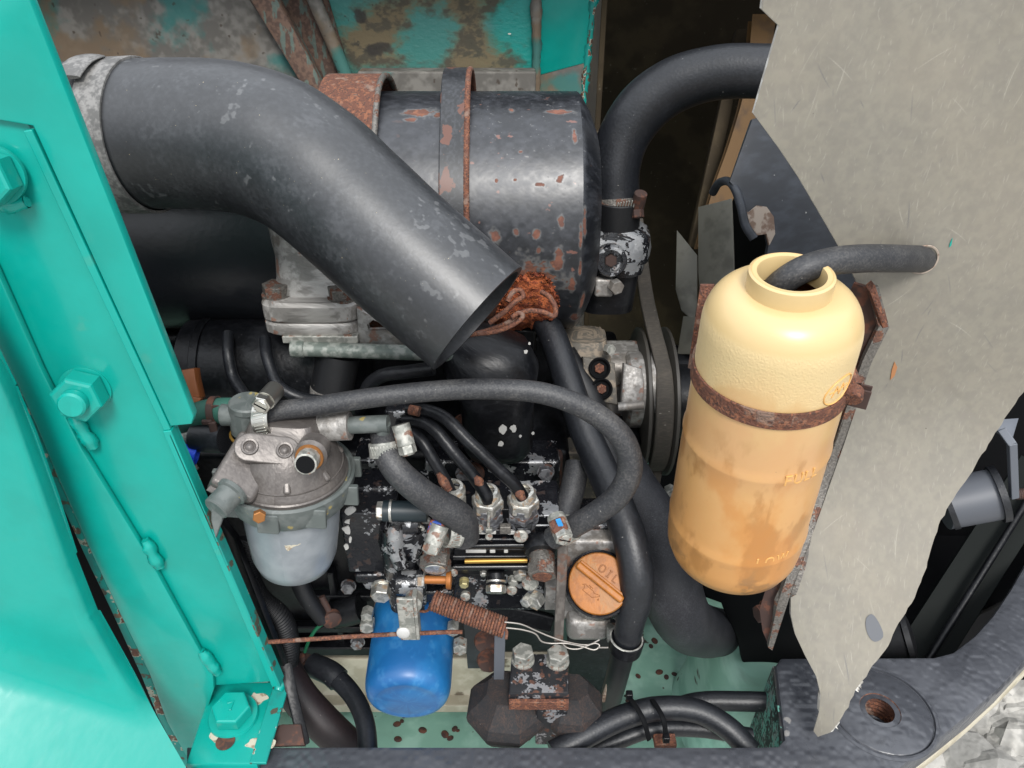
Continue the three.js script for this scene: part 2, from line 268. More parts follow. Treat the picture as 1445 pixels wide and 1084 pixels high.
const chipped = (th, base, under, per, me = 0.55) => surf({ size: 512, period: per, bump: 0.0006 }, (u, v) => {
  const a = nz(N3, u, v) + 0.35 * nz(N2, u, v), k = sm(th, th + 0.12, a), b = nz(N1, u + 0.3, v), r = sm(1.5, 1.8, nz(N1, u + 0.6, v + 0.2));
  let c = mix3(mix3(hex3(base), hex3(0x232427), sm(0, 2, b) * 0.6), mix3(hex3(under), hex3(0xa2a3a4), sm(-1, 1.5, b)), k); c = mix3(c, rustAt(u, v), r * 0.3); return [c, 0.27 + k * 0.2 + r * 0.25, me * k * (1 - r), 0.62 - k * 0.35 + nz(N2, u, v) * 0.05];
});
M.chip = chipped(0.95, 0x141519, 0x85878a, 0.11);
M.chipMore = chipped(0.0, 0x17181b, 0x8b8d8f, 0.09);
M.chipFew = chipped(1.7, 0x16171b, 0x85878a, 0.12);
M.rust = surf({ size: 512, period: 0.08, bump: 0.0012 }, (u, v) => { const a = nz(N1, u, v), f = nz(N2, u, v), g = sm(0.7, 1.5, nz(N0, u + 0.2, v)); return [mix3(rustAt(u, v), hex3(0x8c857c), g * 0.45), 0.82, 0, 0.5 + a * 0.12 + f * 0.1]; });
M.rustDark = surf({ lite: true, size: 512, period: 0.1, bump: 0.0008 }, (u, v) => { const a = nz(N1, u, v), f = nz(N2, u, v); return [mix3(mix3(RUST[2], hex3(0x3a2c28), 0.5), RUST[0], sm(0, 1.6, a)), 0.8, 0, 0.5 + a * 0.1 + f * 0.1]; });
M.rustOrange = surf({ size: 512, period: 0.06, bump: 0.0014 }, (u, v) => { const a = nz(N1, u, v), f = nz(N2, u, v); return [mix3(mix3(hex3(0xa4572f), hex3(0x74351f), sm(-0.5, 1.5, a)), hex3(0x4c2a20), sm(0.8, 2, f)), 0.9, 0, 0.5 + a * 0.15 + f * 0.12]; });
M.steelRust = surf({ size: 512, period: 0.07, bump: 0.0008 }, (u, v) => { const a = nz(N3, u, v), f = nz(N2, u, v), k = sm(0.5, 1.1, a + f * 0.3) * 0.85; return [mix3(mix3(hex3(0x74706a), hex3(0x5c5955), sm(-2, 2, f)), rustAt(u, v), k), 0.5 + k * 0.3, 0.45 * (1 - k), 0.5 + k * 0.2 + f * 0.08]; });
M.alu = surf({ size: 512, period: 0.1, bump: 0.0006 }, (u, v) => { const a = nz(N0, u, v), b = nz(N1, u, v), f = nz(N2, u, v), r = sm(1.4, 2.0, nz(N3, u + 0.1, v + 0.4)); let c = mix3(hex3(0x86837f), hex3(0xaaa7a3), sm(-0.8, 1.4, b)); c = mix3(c, hex3(0x6e675f), sm(0.5, 1.8, a) * 0.6); c = mix3(c, hex3(0x7d4f3c), r * 0.6); return [c, 0.52 + f * 0.04, 0.4 * (1 - r), 0.5 + b * 0.08 + f * 0.07]; });
M.aluDark = surf({ size: 512, period: 0.12, bump: 0.0004 }, (u, v) => { const a = nz(N0, u, v), b = nz(N1, u, v), f = nz(N2, u, v); return [mix3(mix3(hex3(0x5b5653), hex3(0x6b6662), sm(-1.5, 1.8, b * 0.5 + f * 0.4)), hex3(0x45403e), sm(0.3, 2.4, a) * 0.35), 0.4, 0.35, 0.5 + f * 0.06 + b * 0.03]; });
M.zinc = surf({ size: 512, period: 0.05, bump: 0.0003 }, (u, v) => { const a = nz(N0, u, v), b = nz(N1, u, v), r = sm(1.1, 1.7, nz(N3, u, v)); return [mix3(mix3(hex3(0xa9a8a2), hex3(0xcfcdc6), sm(-1, 1, b)), hex3(0x7a5a3c), r * 0.6), 0.36 + 0.1 * sm(0, 1, a), 0.8 * (1 - r * 0.7), 0.5 + b * 0.06]; });
M.zincDull = surf({ size: 512, period: 0.06, bump: 0.0005 }, (u, v) => { const a = nz(N0, u, v), b = nz(N1, u, v), r = sm(1.2, 1.8, nz(N3, u, v)); return [mix3(mix3(hex3(0x84857f), hex3(0xaaa9a2), sm(-1, 1, b)), rustAt(u, v), r * 0.7), 0.5 + 0.1 * sm(0, 1, a), 0.5 * (1 - r), 0.5 + b * 0.08]; });
M.chrome = plain(0xd9d8d2, 0.18, 1);
M.brass = plain(0xb08a44, 0.4, 0.7);
M.gloss = plain(0x0c0d10, 0.25);
M.strapSteel = surf({ lite: true, size: 512, period: 0.1, bump: 0.0003 }, (u, v) => { const b = nz(N1, u * 2, v * 0.5 * 2), r = sm(0.6, 1.8, nz(N3, u, v)); return [mix3(mix3(hex3(0x55504c), hex3(0x6d6863), sm(-1, 1.5, b)), hex3(0x6a4636), r * 0.7), 0.5, 0.2, 0.5 + b * 0.04]; });
M.zincDark = surf({ lite: true, size: 512, period: 0.06, bump: 0.0003 }, (u, v) => { const b = nz(N1, u, v), r = sm(0.9, 1.5, nz(N3, u, v)); return [mix3(mix3(hex3(0x55565a), hex3(0x7f8083), sm(-1, 1, b)), rustAt(u, v), r * 0.7), 0.42, 0.4, 0.5 + b * 0.05]; });
M.copper = plain(0x8f6034, 0.5, 0.6);
M.greyPlastic = surf({ lite: true, size: 512, period: 0.1, bump: 0.0002 }, (u, v) => { const b = nz(N1, u, v), f = nz(N2, u, v), r = sm(1.9, 2.3, nz(N3, u, v)); return [mix3(mix3(hex3(0x505654), hex3(0x5f6462), sm(-1, 1.5, b)), hex3(0xb59a4a), r * 0.6), 0.5, 0, 0.5 + f * 0.05]; });
M.green = plain(0x2f5c50, 0.6);
M.blueTape = plain(0x1c4bd0, 0.5);
M.bowl = surf({ lite: true, size: 512, period: 0.12, clearcoat: 0.35, clearcoatRoughness: 0.3 }, (u, v) => [mix3(hex3(0x757b80), hex3(0x868b8f), sm(-1.5, 1.5, nz(N0, u, v))), 0.35, 0, 0.5]);
M.sheet = (() => { const s1 = scratches(1024, 3600, 5, 0.02, [1.3, 1.5, 1.75]), s2 = scratches(1024, 110, 9, 0.09, [1.4, 1.5, 0.7, 2.2]), dk = scratches(1024, 46, 19, 0.06, [1.9, 1.5, 2.3, 1.2], 1);
  return surf({ size: 1024, period: 0.36, bump: 0.0003 }, (u, v) => { const a = nz(N0, u, v), b = nz(N1, u, v), f = nz(N2, u, v), s = nz(s1, u, v) * 0.55 + nz(s2, u, v) * 0.8; let c = mix3(hex3(0x77736a), hex3(0x7f7b70), sm(-2.5, 2.5, f + nz(N2, u * 2, v * 2) * 0.6)); c = mix3(c, hex3(0x8f8677), sm(-2.5, 3, a) * 0.3);
    c = mix3(c, s > 0 ? hex3(0xdedcd0) : hex3(0x6a6962), Math.min(1, Math.abs(s)) * 0.5); c = mix3(c, hex3(0x45484f), Math.min(1, Math.abs(nz(dk, u, v)) * 0.8) * 0.7); c = mix3(c, hex3(0x3a3632), sm(2.95, 3.2, nz(N2, u + 0.41, v + 0.13)));
    return [c, 0.5 + 0.06 * b, 0.12, 0.5 + f * 0.05 + s * 0.15]; }); })();
M.sheetEdge = surf({ lite: true, size: 512, period: 0.08, bump: 0.001 }, (u, v) => { const b = nz(N1, u, v); return [mix3(hex3(0xa5a199), hex3(0xcac7c0), sm(-1, 1.5, b)), 0.75, 0, 0.5 + b * 0.15]; });
M.darkSheet = surf({ lite: true, size: 512, period: 0.25, bump: 0.0004 }, (u, v) => { const a = nz(N0, u, v), b = nz(N1, u, v * 3 % 1), sp = sm(2.6, 2.9, nz(N2, u, v)); return [mix3(mix3(hex3(0x23262b), hex3(0x373b42), sm(-1, 2.5, a * 0.5 + b * 0.6)), hex3(0xb9b6ae), sp), 0.5, 0.1, 0.5 + b * 0.05]; });
M.tan = surf({ lite: true, size: 512, period: 0.2, bump: 0.0004 }, (u, v) => { const a = nz(N0, u, v); return [mix3(hex3(0x5e431d), hex3(0x46321a), sm(-0.5, 1.5, a)), 0.7, 0, 0.5]; });
M.blade = surf({ lite: true, size: 512, period: 0.2, bump: 0.0002 }, (u, v) => { const a = nz(N0, u, v); return [mix3(hex3(0x6f6d63), hex3(0x57554c), sm(-0.5, 1.5, a)), 0.6, 0, 0.5]; });
M.belt = rubber(0x3b3731, 0x5a5248, 0.7, 0.75, 0.12, true);
M.strapPaint = surf({ size: 512, period: 0.12, lite: true }, (u, v) => [mix3(mix3(hex3(0x1d1f22), hex3(0x303236), sm(-1, 2, nz(N2, u, v))), hex3(0x5a382c), sm(1.2, 1.5, nz(N3, u + 0.35, v + 0.1))), 0.42, 0, 0.5]);
M.wallDark = surf({ lite: true, size: 512, period: 0.4, bump: 0.0006, specularIntensity: 0.4 }, (u, v) => { const a = nz(N0, u, v), b = nz(N1, u, v), s = sm(2.2, 2.6, nz(N2, u, v)); return [mix3(mix3(hex3(0x3a3226), hex3(0x4a4030), sm(-0.5, 1.6, a + b * 0.3)), hex3(0x6d665a), s * 0.6), 0.8, 0, 0.5 + b * 0.1]; });
M.bayBlack = plain(0x0b0c0e, 0.8, 0, { specularIntensity: 0.3 });
M.wallGrey = surf({ lite: true, size: 512, period: 0.5, bump: 0.001 }, (u, v) => { const a = nz(N0, u, v), b = nz(N1, u, v), f = nz(N2, u, v), sp = sm(1.9, 2.4, nz(N2, u * 1 + 0.4, v)), t = sm(0.6, 2.0, nz(N3, u + 0.72, v + 0.15)); let c = mix3(hex3(0x5f5c57), hex3(0x7a7771), sm(-1, 1.5, b * 0.6 + f * 0.7)); c = mix3(c, hex3(0x6f5d49), sm(0.5, 1.6, a) * 0.8); c = mix3(c, hex3(0x2f6f6b), t * 0.8); c = mix3(c, hex3(0x3b3129), sp * 0.7); return [c, 0.8, 0, 0.5 + f * 0.1 + b * 0.08]; });
M.wallBrown = surf({ lite: true, size: 512, period: 0.25, bump: 0.001 }, (u, v) => { const a = nz(N0, u, v), b = nz(N1, u * 3, v), f = nz(N2, u, v), t = sm(0.5, 1.2, b), g = sm(0.8, 1.4, a); let c = mix3(hex3(0x54423a), hex3(0x6b5548), sm(-1, 1.2, f)); c = mix3(c, hex3(0x5d7f79), t * 0.6); c = mix3(c, hex3(0x2f2825), g * 0.5); return [c, 0.8, 0, 0.5 + f * 0.1]; });
// worn teal firewall: stains placed where the panel has them (u, v across the panel)
M.wallTeal = (() => { const blob = (u, v, x, y, rx, ry) => { const d = ((u - x) / rx) ** 2 + ((v - y) / ry) ** 2; return Math.exp(-d); };
  return surf({ size: 1024, wrap: false, clamp: true, bump: 0.0012 }, (u, v) => {
    const a = nz(N0, u * 0.9, v * 0.5), b = nz(N1, u, v * 0.55), f = nz(N2, u, v * 0.55); const e = a * 0.16 + b * 0.1 + f * 0.03;
    const dust = sm(0.22, 0.78, blob(u, v, 0.25, 0.55, 0.16, 0.32) + blob(u, v, 0.68, 0.62, 0.13, 0.7) + blob(u, v, 0.75, 0.12, 0.24, 0.28) + 0.55 * blob(u, v, 0.42, 0.95, 0.2, 0.2) + e);
    const dull = sm(0.8, 0.55, u + e * 0.5);
    let c = mix3(hex3(0x058a80), hex3(0x4a7a72), dull * 0.8); c = mix3(c, mix3(hex3(0x73634a), hex3(0x51483b), sm(-0.5, 1.5, b + f * 0.4)), dust * 0.95);
    c = mix3(c, hex3(0x33302c), sm(0.5, 0.8, blob(u, v, 0.27, 0.42, 0.09, 0.1) + blob(u, v, 0.17, 0.75, 0.05, 0.1) + e * 0.8) * 0.8);
    c = mix3(c, hex3(0xd8d2c4), sm(0.6, 0.7, blob(u, v, 0.86, 0.57, 0.012, 0.014))); c = mix3(c, hex3(0x2b2a28), sm(2.4, 2.8, f) * 0.6);
    return [c, 0.5 + dust * 0.3, 0, 0.5 + dust * 0.12 + f * 0.05]; }); })();
M.mint = surf({ size: 512, period: 0.4, bump: 0.0006 }, (u, v) => { const a = nz(N0, u, v), b = nz(N1, u, v), k = sm(2.2, 2.5, nz(N3, u * 2, v * 2) + 0.3 * nz(N2, u, v)); let c = mix3(hex3(0x7ca795), hex3(0x93bbaa), sm(-1, 1.5, b)); c = mix3(c, hex3(0x5f7a6e), sm(0.4, 1.8, a) * 0.6); c = mix3(c, hex3(0x3b332a), k * 0.9); return [c, 0.6 + k * 0.2, 0, 0.5 + k * 0.2]; });
M.beige = surf({ lite: true, size: 512, period: 0.3, bump: 0.0004 }, (u, v) => { const b = nz(N1, u, v), k = sm(1.2, 1.8, nz(N3, u, v)); return [mix3(mix3(hex3(0xa59d89), hex3(0xb9b29f), sm(-1, 1, b)), hex3(0x4c4234), k * 0.7), 0.7, 0, 0.5 + k * 0.1]; });
M.cast = surf({ size: 1024, period: 0.2, bump: 0.0009 }, (u, v) => { const a = nz(N1, u * 3, v * 3), f = nz(N2, u, v), g = nz(N0, u, v), k = sm(2.1, 2.3, nz(N3, u + 0.2, v + 0.1)); return [mix3(mix3(hex3(0x43454a), hex3(0x505257), sm(-1, 2.5, g)), hex3(0x8d8a86), k * 0.8), 0.3 + 0.03 * g, 0, 0.5 + 0.2 * nz(N4, u, v) + 0.02 * a]; });
M.castChip = surf({ size: 512, period: 0.14, bump: 0.0008 }, (u, v) => { const a = nz(N2, u, v * 0.5 * 2) + nz(N3, u, v) * 0.8, k = sm(0.2, 0.5, a), b = nz(N1, u, v); return [mix3(mix3(hex3(0x17191b), hex3(0x2b2a29), sm(-1, 1, b)), mix3(hex3(0x5f9a8c), hex3(0x7a8480), sm(0.4, 1.6, b)), k * 0.95), 0.55, 0, 0.6 - k * 0.3]; });
M.blue = surf({ size: 512, period: 0.18, bump: 0.0002, clearcoat: 0.12, clearcoatRoughness: 0.3 }, (u, v) => { const a = nz(N0, u, v), b = nz(N1, u, v), f = nz(N2, u, v), k = sm(0.5, 1.8, b + 0.4 * f), r = sm(2.8, 3.0, nz(N2, u + 0.5, v)); return [mix3(mix3(mix3(hex3(0x13548a), hex3(0x1a6298), sm(-1, 1, a)), hex3(0x6f97bb), k * 0.2), hex3(0x6a4a38), r), 0.4 + k * 0.1, 0, 0.5]; });
M.cap = surf({ size: 512, period: 0.09, bump: 0.0003 }, (u, v) => { const a = nz(N0, u, v), b = nz(N1, u, v), f = nz(N2, u, v); return [mix3(mix3(hex3(0x985b18), hex3(0x885014), sm(-0.5, 1.6, b)), hex3(0x8a6a48), sm(0.3, 1.8, a + f * 0.4) * 0.45), 0.5, 0, 0.5 + f * 0.05]; });
M.capLine = plain(0x7d4a18, 0.6);
M.bottle = surf({ size: 1024, wrap: false, bump: 0.0005, clearcoat: 0.25, clearcoatRoughness: 0.35, transmission: 0.12, thickness: 0 }, (u, v) => {   // v runs from the base to the rim
  const a = nz(N0, u * 2, v), b = nz(N1, u * 2, v), f = nz(N2, u * 3, v * 2); const e = a * 0.03;
  let c = mix3(hex3(0xc99254), hex3(0xcfa168), sm(0.05, 0.55, v + e)); c = mix3(c, hex3(0xc2946a), 0.55 * sm(0.4, 0.62, v + e) * (1 - sm(0.6, 0.78, v + e))); c = mix3(c, hex3(0xccb280), sm(0.52, 0.86, v + e)); c = mix3(c, hex3(0x8a5c2a), 0.4 * sm(0.6, 1.9, nz(N3, u * 2 + 0.4, v * 0.8) + 0.3 * a) * (1 - sm(0.5, 0.7, v)));
  c = mix3(c, hex3(0xc07a34), sm(-0.2, 2.4, a + b * 0.3) * (1 - sm(0.4, 0.66, v)) * 0.5); c = mix3(c, hex3(0x8f6a42), sm(0.6, 1.5, nz(N3, u * 2, v * 2)) * (1 - sm(0.1, 0.2, v)) * 0.6);
  const rough = sm(0.73, 0.76, v + e * 0.5) * (1 - sm(0.88, 0.9, v)); c = mix3(c, hex3(0xe0cfa4), rough * 0.22); c = mix3(c, hex3(0x4a4038), sm(3.0, 3.2, f));
  return [c, 0.34 + rough * 0.3, 0, 0.5 + rough * nz(N2, u * 6, v * 4) * 0.09]; });
M.bottlePlain = plain(0xcd9c5a, 0.4);
M.inside = plain(0x7a4a20, 0.7);
M.ground = surf({ size: 512, period: 0.8, bump: 0.006 }, (u, v) => { const a = nz(N0, u, v), b = nz(N1, u, v), f = nz(N2, u, v); return [mix3(mix3(hex3(0x8f8d88), hex3(0xb5b2ab), sm(-0.6, 1, b + f * 0.4)), hex3(0x55534f), sm(0.7, 1.6, a) * 0.7), 0.9, 0, 0.5 + b * 0.12 + f * 0.08]; });
M.stone = plain(0xb0aca4, 0.9);
M.brownClip = plain(0x8a4f28, 0.55);
M.wire = plain(0x95908a, 0.4, 0.7);
M.greenWire = plain(0x0f5a3c, 0.6);
M.screw = plain(0xc9c8c6, 0.4, 0.5);
M.sun = null; delete M.sun;
M.primer = surf({ size: 512, period: 0.06, lite: true }, (u, v) => [mix3(hex3(0xb5ae9c), hex3(0x8c7c68), sm(0.2, 1.4, nz(N1, u, v))), 0.7, 0, 0.5]);
M.greyBand = surf({ lite: true, size: 512, period: 0.1, bump: 0.0003 }, (u, v) => { const b = nz(N1, u, v), f = nz(N2, u, v); return [mix3(hex3(0x5b5a58), hex3(0x7f7d7a), sm(-1, 1.5, b * 0.7 + f * 0.5)), 0.5, 0.2, 0.5 + f * 0.05]; });
M.hoseMatt = rubber(0x222327, 0x46464a, 0.8, 0.55, 0.1, true);
const fontR = await new FontLoader().loadAsync('fonts/droid/droid_sans_regular.typeface.json');
// ---------------------------------------------------------------- the setting: ground, bay walls, bay floor
{
  const t = thing('ground', 'pale grey broken stone ground below the machine frame', null, null, 'structure');
  part(t, 'ground_surface', (() => { const g = new THREE.PlaneGeometry(16, 16, 2, 2); g.rotateX(-Math.PI / 2); return boxUV(g); })(), M.ground);
  const s = thing('loose_stones', 'pale loose stones lying on the ground outside the frame', 'stones', null, 'stuff'), list = [];
  for (let i = 0; i < 420; i++) { const c = PY(1310 + rnd() * 230, 900 + rnd() * 230, 0), r = 0.02 + rnd() ** 2 * 0.07, g = new THREE.IcosahedronGeometry(r, 1); const p = g.attributes.position; for (let k = 0; k < p.count; k++) { const q = V().fromBufferAttribute(p, k), w = 1 + 0.13 * nz(N0, q.x * 2 + i * 0.31, q.y * 2 + q.z * 3); p.setXYZ(k, q.x * w + c.x, q.y * w * 0.6 + r * 0.2, q.z * w + c.z); } g.computeVertexNormals(); list.push(boxUV(g)); }
  part(s, 'stone', list, M.ground);
}
{
  const t = thing('bay_wall', 'worn rear wall of the engine bay, grey dust and flaking teal paint', null, null, 'structure');
  part(t, 'dusty_panel', polyZ([[-60, -60], [352, -60], [352, 0], [450, 140], [450, 560], [-60, 560]], -1.085, 0.006), M.wallGrey, 'grey dusty sheet with small dark specks');
  part(t, 'brown_rib', polyZ([[338, -60], [372, -60], [392, 0], [462, 130], [470, 200], [436, 200], [428, 125], [352, 0]], -1.062, 0.02, 0.004), M.wallBrown, 'brown weathered diagonal rib');
  part(t, 'narrow_panel', polyZ([[360, -60], [470, -60], [530, 140], [530, 560], [400, 560], [400, 140]], -1.108, 0.006), M.wallBrown);
  part(t, 'pale_edge', tube([PZ(428, -40, -1.09), PZ(446, 6, -1.09), PZ(470, 62, -1.09), PZ(500, 135, -1.09)], 0.009, { seg: 10 }), M.wallGrey, 'pale rounded edge');
  const pa = PZ(446, -60, -1.105), pb = PZ(760, 120, -1.105), g = polyZ([[446, -60], [757, -60], [757, 160], [757, 560], [520, 560], [505, 140]], -1.105, 0.006, 0.001), p = g.attributes.position, uv = g.attributes.uv;
  for (let i = 0; i < p.count; i++) uv.setXY(i, (p.getX(i) - pa.x) / (pb.x - pa.x), (p.getY(i) - pb.y) / (PZ(600, -10, -1.105).y - pb.y)); part(t, 'worn_panel', g, M.wallTeal, 'teal panel stained with brown dirt');
  part(t, 'ledge', vbox(506, 756, 101, 150, -1.07, 0.03, 0.003), M.wallGrey, 'grey ledge along the bottom of the panel');
  part(t, 'weld_seam', roughen(tube([PZ(756, -60, -1.102), PZ(757, 20, -1.1), PZ(757, 80, -1.1), PZ(754, 170, -1.1)], 0.0065, { seg: 12, per: 14 }), 0.0012, 9), M.wallGrey, 'rough vertical weld seam');
  part(t, 'teal_panel', polyZ([[757, -60], [848, -60], [842, 0], [829, 88], [762, 106], [757, 106]], -1.103, 0.01), M.teal, 'clean bright teal panel');
  part(t, 'grey_patch', polyZ([[757, 103], [830, 85], [824, 140], [820, 560], [757, 560]], -1.104, 0.01), M.wallGrey);
  part(t, 'panel_edge', roughen(tube([PZ(846, -60, -1.105), PZ(838, 0, -1.105), PZ(829, 80, -1.105), PZ(821, 160, -1.105)], 0.005, { seg: 10, per: 16 }), 0.0016, 11), M.wallTealEdge ?? M.tealChip, 'chipped edge of the teal panel');
  part(t, 'panel_return', box(V(PZ(836, 40, -1.3).x - 0.004, 1.1, -1.24), 0.008, 1.2, 0.26), M.wallDark);
  part(t, 'shade_plate', polyZ([[988, 770], [1150, 770], [1150, 972], [1085, 970], [1067, 962], [1050, 950], [1046, 925], [1040, 900], [1030, 884], [1018, 852], [990, 842]], -0.575, 0.012, 0.002), M.bayBlack, 'added black plate standing in for shade under the coolant bottle');  // black sheet added in place of the shade under the bottle
  part(t, 'rear_shade_plate', polyZ([[925, 560], [1300, 560], [1300, 912], [1046, 912], [1030, 890], [925, 870]], -0.84, 0.01), M.bayBlack, 'added black plate standing in for shade behind and below the coolant bottle');  // added black sheet, hides the pale floor where shade lies
  part(t, 'dark_wall', polyZ([[760, -260], [1700, -260], [1700, 800], [760, 800]], -1.5, 0.01), M.wallDark, 'dark brown wall deep behind the hose');
  part(t, 'shade_deck', box(V(0.1, 1.43, -1.2), 1.9, 0.03, 0.6), M.wallDark, 'added unseen plate that shades the rear of the bay');  // unseen plate above the view, added to darken the back of the bay
  part(t, 'side_wall', [polyZ([[-100, 430], [40, 540], [150, 760], [300, 1070], [300, 1200], [-100, 1200]], -0.5, 0.01), polyZ([[1245, 500], [1800, 400], [1800, 960], [1245, 960]], -0.8, 0.01), box(V(-0.62, 0.9, -0.74), 0.02, 0.86, 0.74), box(V(0.86, 0.9, -1.0), 0.02, 1.0, 1.1)], M.bayBlack, 'black inner side of the bay');
}
{
  const t = thing('bay_floor', 'pale mint painted floor pan under the engine with a beige cross rail', null, null, 'structure');
  part(t, 'floor_pan', box(V(-0.1, 0.46, -0.97), 1.06, 0.02, 1.06, 0.002), M.mint);
  part(t, 'recess_floor', polyY([[1110, 985], [1250, 925], [1560, 780], [1560, 500], [1110, 700]], 0.6, 0.01), M.bayBlack, 'black floor of the opening beside the grey sheet');
  part(t, 'cross_rail', [vbox(330, 800, 930, 998, -0.62, 0.03, 0.003), vbox(330, 800, 996, 1006, -0.605, 0.05, 0.002)], M.beige, 'beige rail running behind the oil filter');
  { const c = PY(1022, 1010, 0.47), L = (h, a, b, dx) => ({ c: c.clone().add(V(dx, h, 0)), a, b, n: 3.2 }); part(t, 'floor_dome', loft([L(0, 0.062, 0.075, 0), L(0.02, 0.058, 0.07, 0), L(0.1, 0.048, 0.06, 0.006), L(0.132, 0.042, 0.052, 0.008), L(0.145, 0.034, 0.042, 0.008), L(0.15, 0.02, 0.026, 0.008), L(0.151, 0.001, 0.001, 0.008)], 56), M.mint, 'raised mint pressing in the floor pan'); }
  for (let i = 0; i < 44; i++) { const l = i < 22, c = PY(l ? 560 + rnd() * 260 : 880 + rnd() * 170, l ? 1010 + rnd() * 36 : 900 + rnd() * 90, 0.4705), g = new THREE.IcosahedronGeometry(0.0015 + rnd() * 0.0035, 1); g.scale(1, 0.3, 1.3); g.rotateY(rnd() * 3); g.translate(c.x, c.y, c.z); if (!t.userData.dirt) t.userData.dirt = []; t.userData.dirt.push(boxUV(g)); }
  const d = thing('dirt_crumbs', 'dark crumbs of dirt scattered on the mint floor pan', 'dirt', null, 'stuff'); part(d, 'crumb', t.userData.dirt, M.rustDark); delete t.userData.dirt;
}
// ---------------------------------------------------------------- black cast frame across the bottom with the bolt boss at the corner
{
  const t = thing('machine_frame', 'black cast frame along the bottom with a threaded bolt hole at its corner', 'frame'), Y = 0.73, hole = PY(1242, 1003, Y);
  const circle = (r, n = 40) => Array.from({ length: n }, (_, i) => V(hole.x + r * Math.cos(i / n * 6.2832), Y, hole.z + r * Math.sin(i / n * 6.2832)));
  const outline = [[262, 1052], [1062, 1052], [1098, 1051], [1106, 1042], [1094, 938], [1102, 927], [1318, 926], [1345, 919], [1375, 896], [1402, 866], [1425, 832], [1448, 792], [1500, 690], [1640, 720], [1520, 855], [1448, 932], [1415, 968], [1375, 1004], [1330, 1040], [1272, 1084], [1200, 1140], [262, 1140]].map(([a, b]) => PY(a, b, Y));
  part(t, 'frame_casting', planeExtrude(outline, BY(Y), 0.03, 0.005, [circle(0.0175)]), M.cast, 'rough black cast plate');
  part(t, 'boss', boxUV(lathe([[0.0176, 0.001], [0.0425, 0.0014], [0.0437, 0.0006], [0.0447, -0.0012], [0.0455, 0.0022], [0.0475, 0.0024], [0.049, 0.0004]], V(hole.x, Y, hole.z), V(0, 1, 0), 64, 0.9)), M.cast, 'round boss with a raised rim');
  const th = []; for (let i = 0; i < 14; i++) { th.push([0.0173, -i * 0.005], [0.0158, -i * 0.005 - 0.0025]); }
  part(t, 'threaded_hole', lathe([[0.0178, 0.0008], ...th, [0.0165, -0.072], [0, -0.072]], V(hole.x, Y, hole.z), V(0, 1, 0), 40, 0.4), M.rust, 'rusty threaded hole');
  const cl = (x, y) => PY(x, y, Y), a = cl(1107, 1046), b = cl(1094, 936), n = 14, w = [];
  part(t, 'chipped_face', planeExtrude([a.clone().add(V(-0.0015, -0.004, 0)), b.clone().add(V(-0.0015, -0.004, 0)), b.clone().add(V(-0.012, -0.16, 0.0)), a.clone().add(V(-0.012, -0.16, 0.0))], planeOf(a.clone().add(V(-0.0015, -0.004, 0)), b.clone().add(V(-0.0015, -0.004, 0)), a.clone().add(V(-0.012, -0.16, 0))), 0.004, 0), M.castChip, 'side face with mint paint showing through chipped black');
  const under = [[1700, 690], [1500, 876], [1448, 948], [1412, 985], [1372, 1022], [1330, 1058], [1262, 1110], [1200, 1180], [1150, 1110], [1300, 1000], [1420, 900]].map(([a, b]) => PY(a, b, 0.69)); part(t, 'lower_edge', planeExtrude(under, BY(0.69), 0.012, 0.002), M.beige, 'pale lower edge under the casting');
  const wall = (l, d) => l.map(([a, b]) => PY(a, b, Y - 0.03)); part(t, 'inner_skirt', planeExtrude(wall([[1094, 950], [1318, 945], [1400, 890], [1470, 790], [1480, 800], [1410, 905], [1330, 962], [1094, 966]]), BY(Y - 0.031), 0.16, 0.001), M.black);
  // inner web of the casting, seen through the opening beside the grey sheet
  part(t, 'inner_rail', [bar(P(1262, 985, 0.86), P(1470, 660, 0.92), 0.05, 0.012, V(-0.4, 0.6, 0.6))], M.darkGreen = plain(0x070d0b, 0.6, 0, { specularIntensity: 0.3 }), 'dark green inner rail');
  part(t, 'inner_rib', rod(P(1304, 940, 0.84), P(1470, 675, 0.9), 0.004), M.black);
}
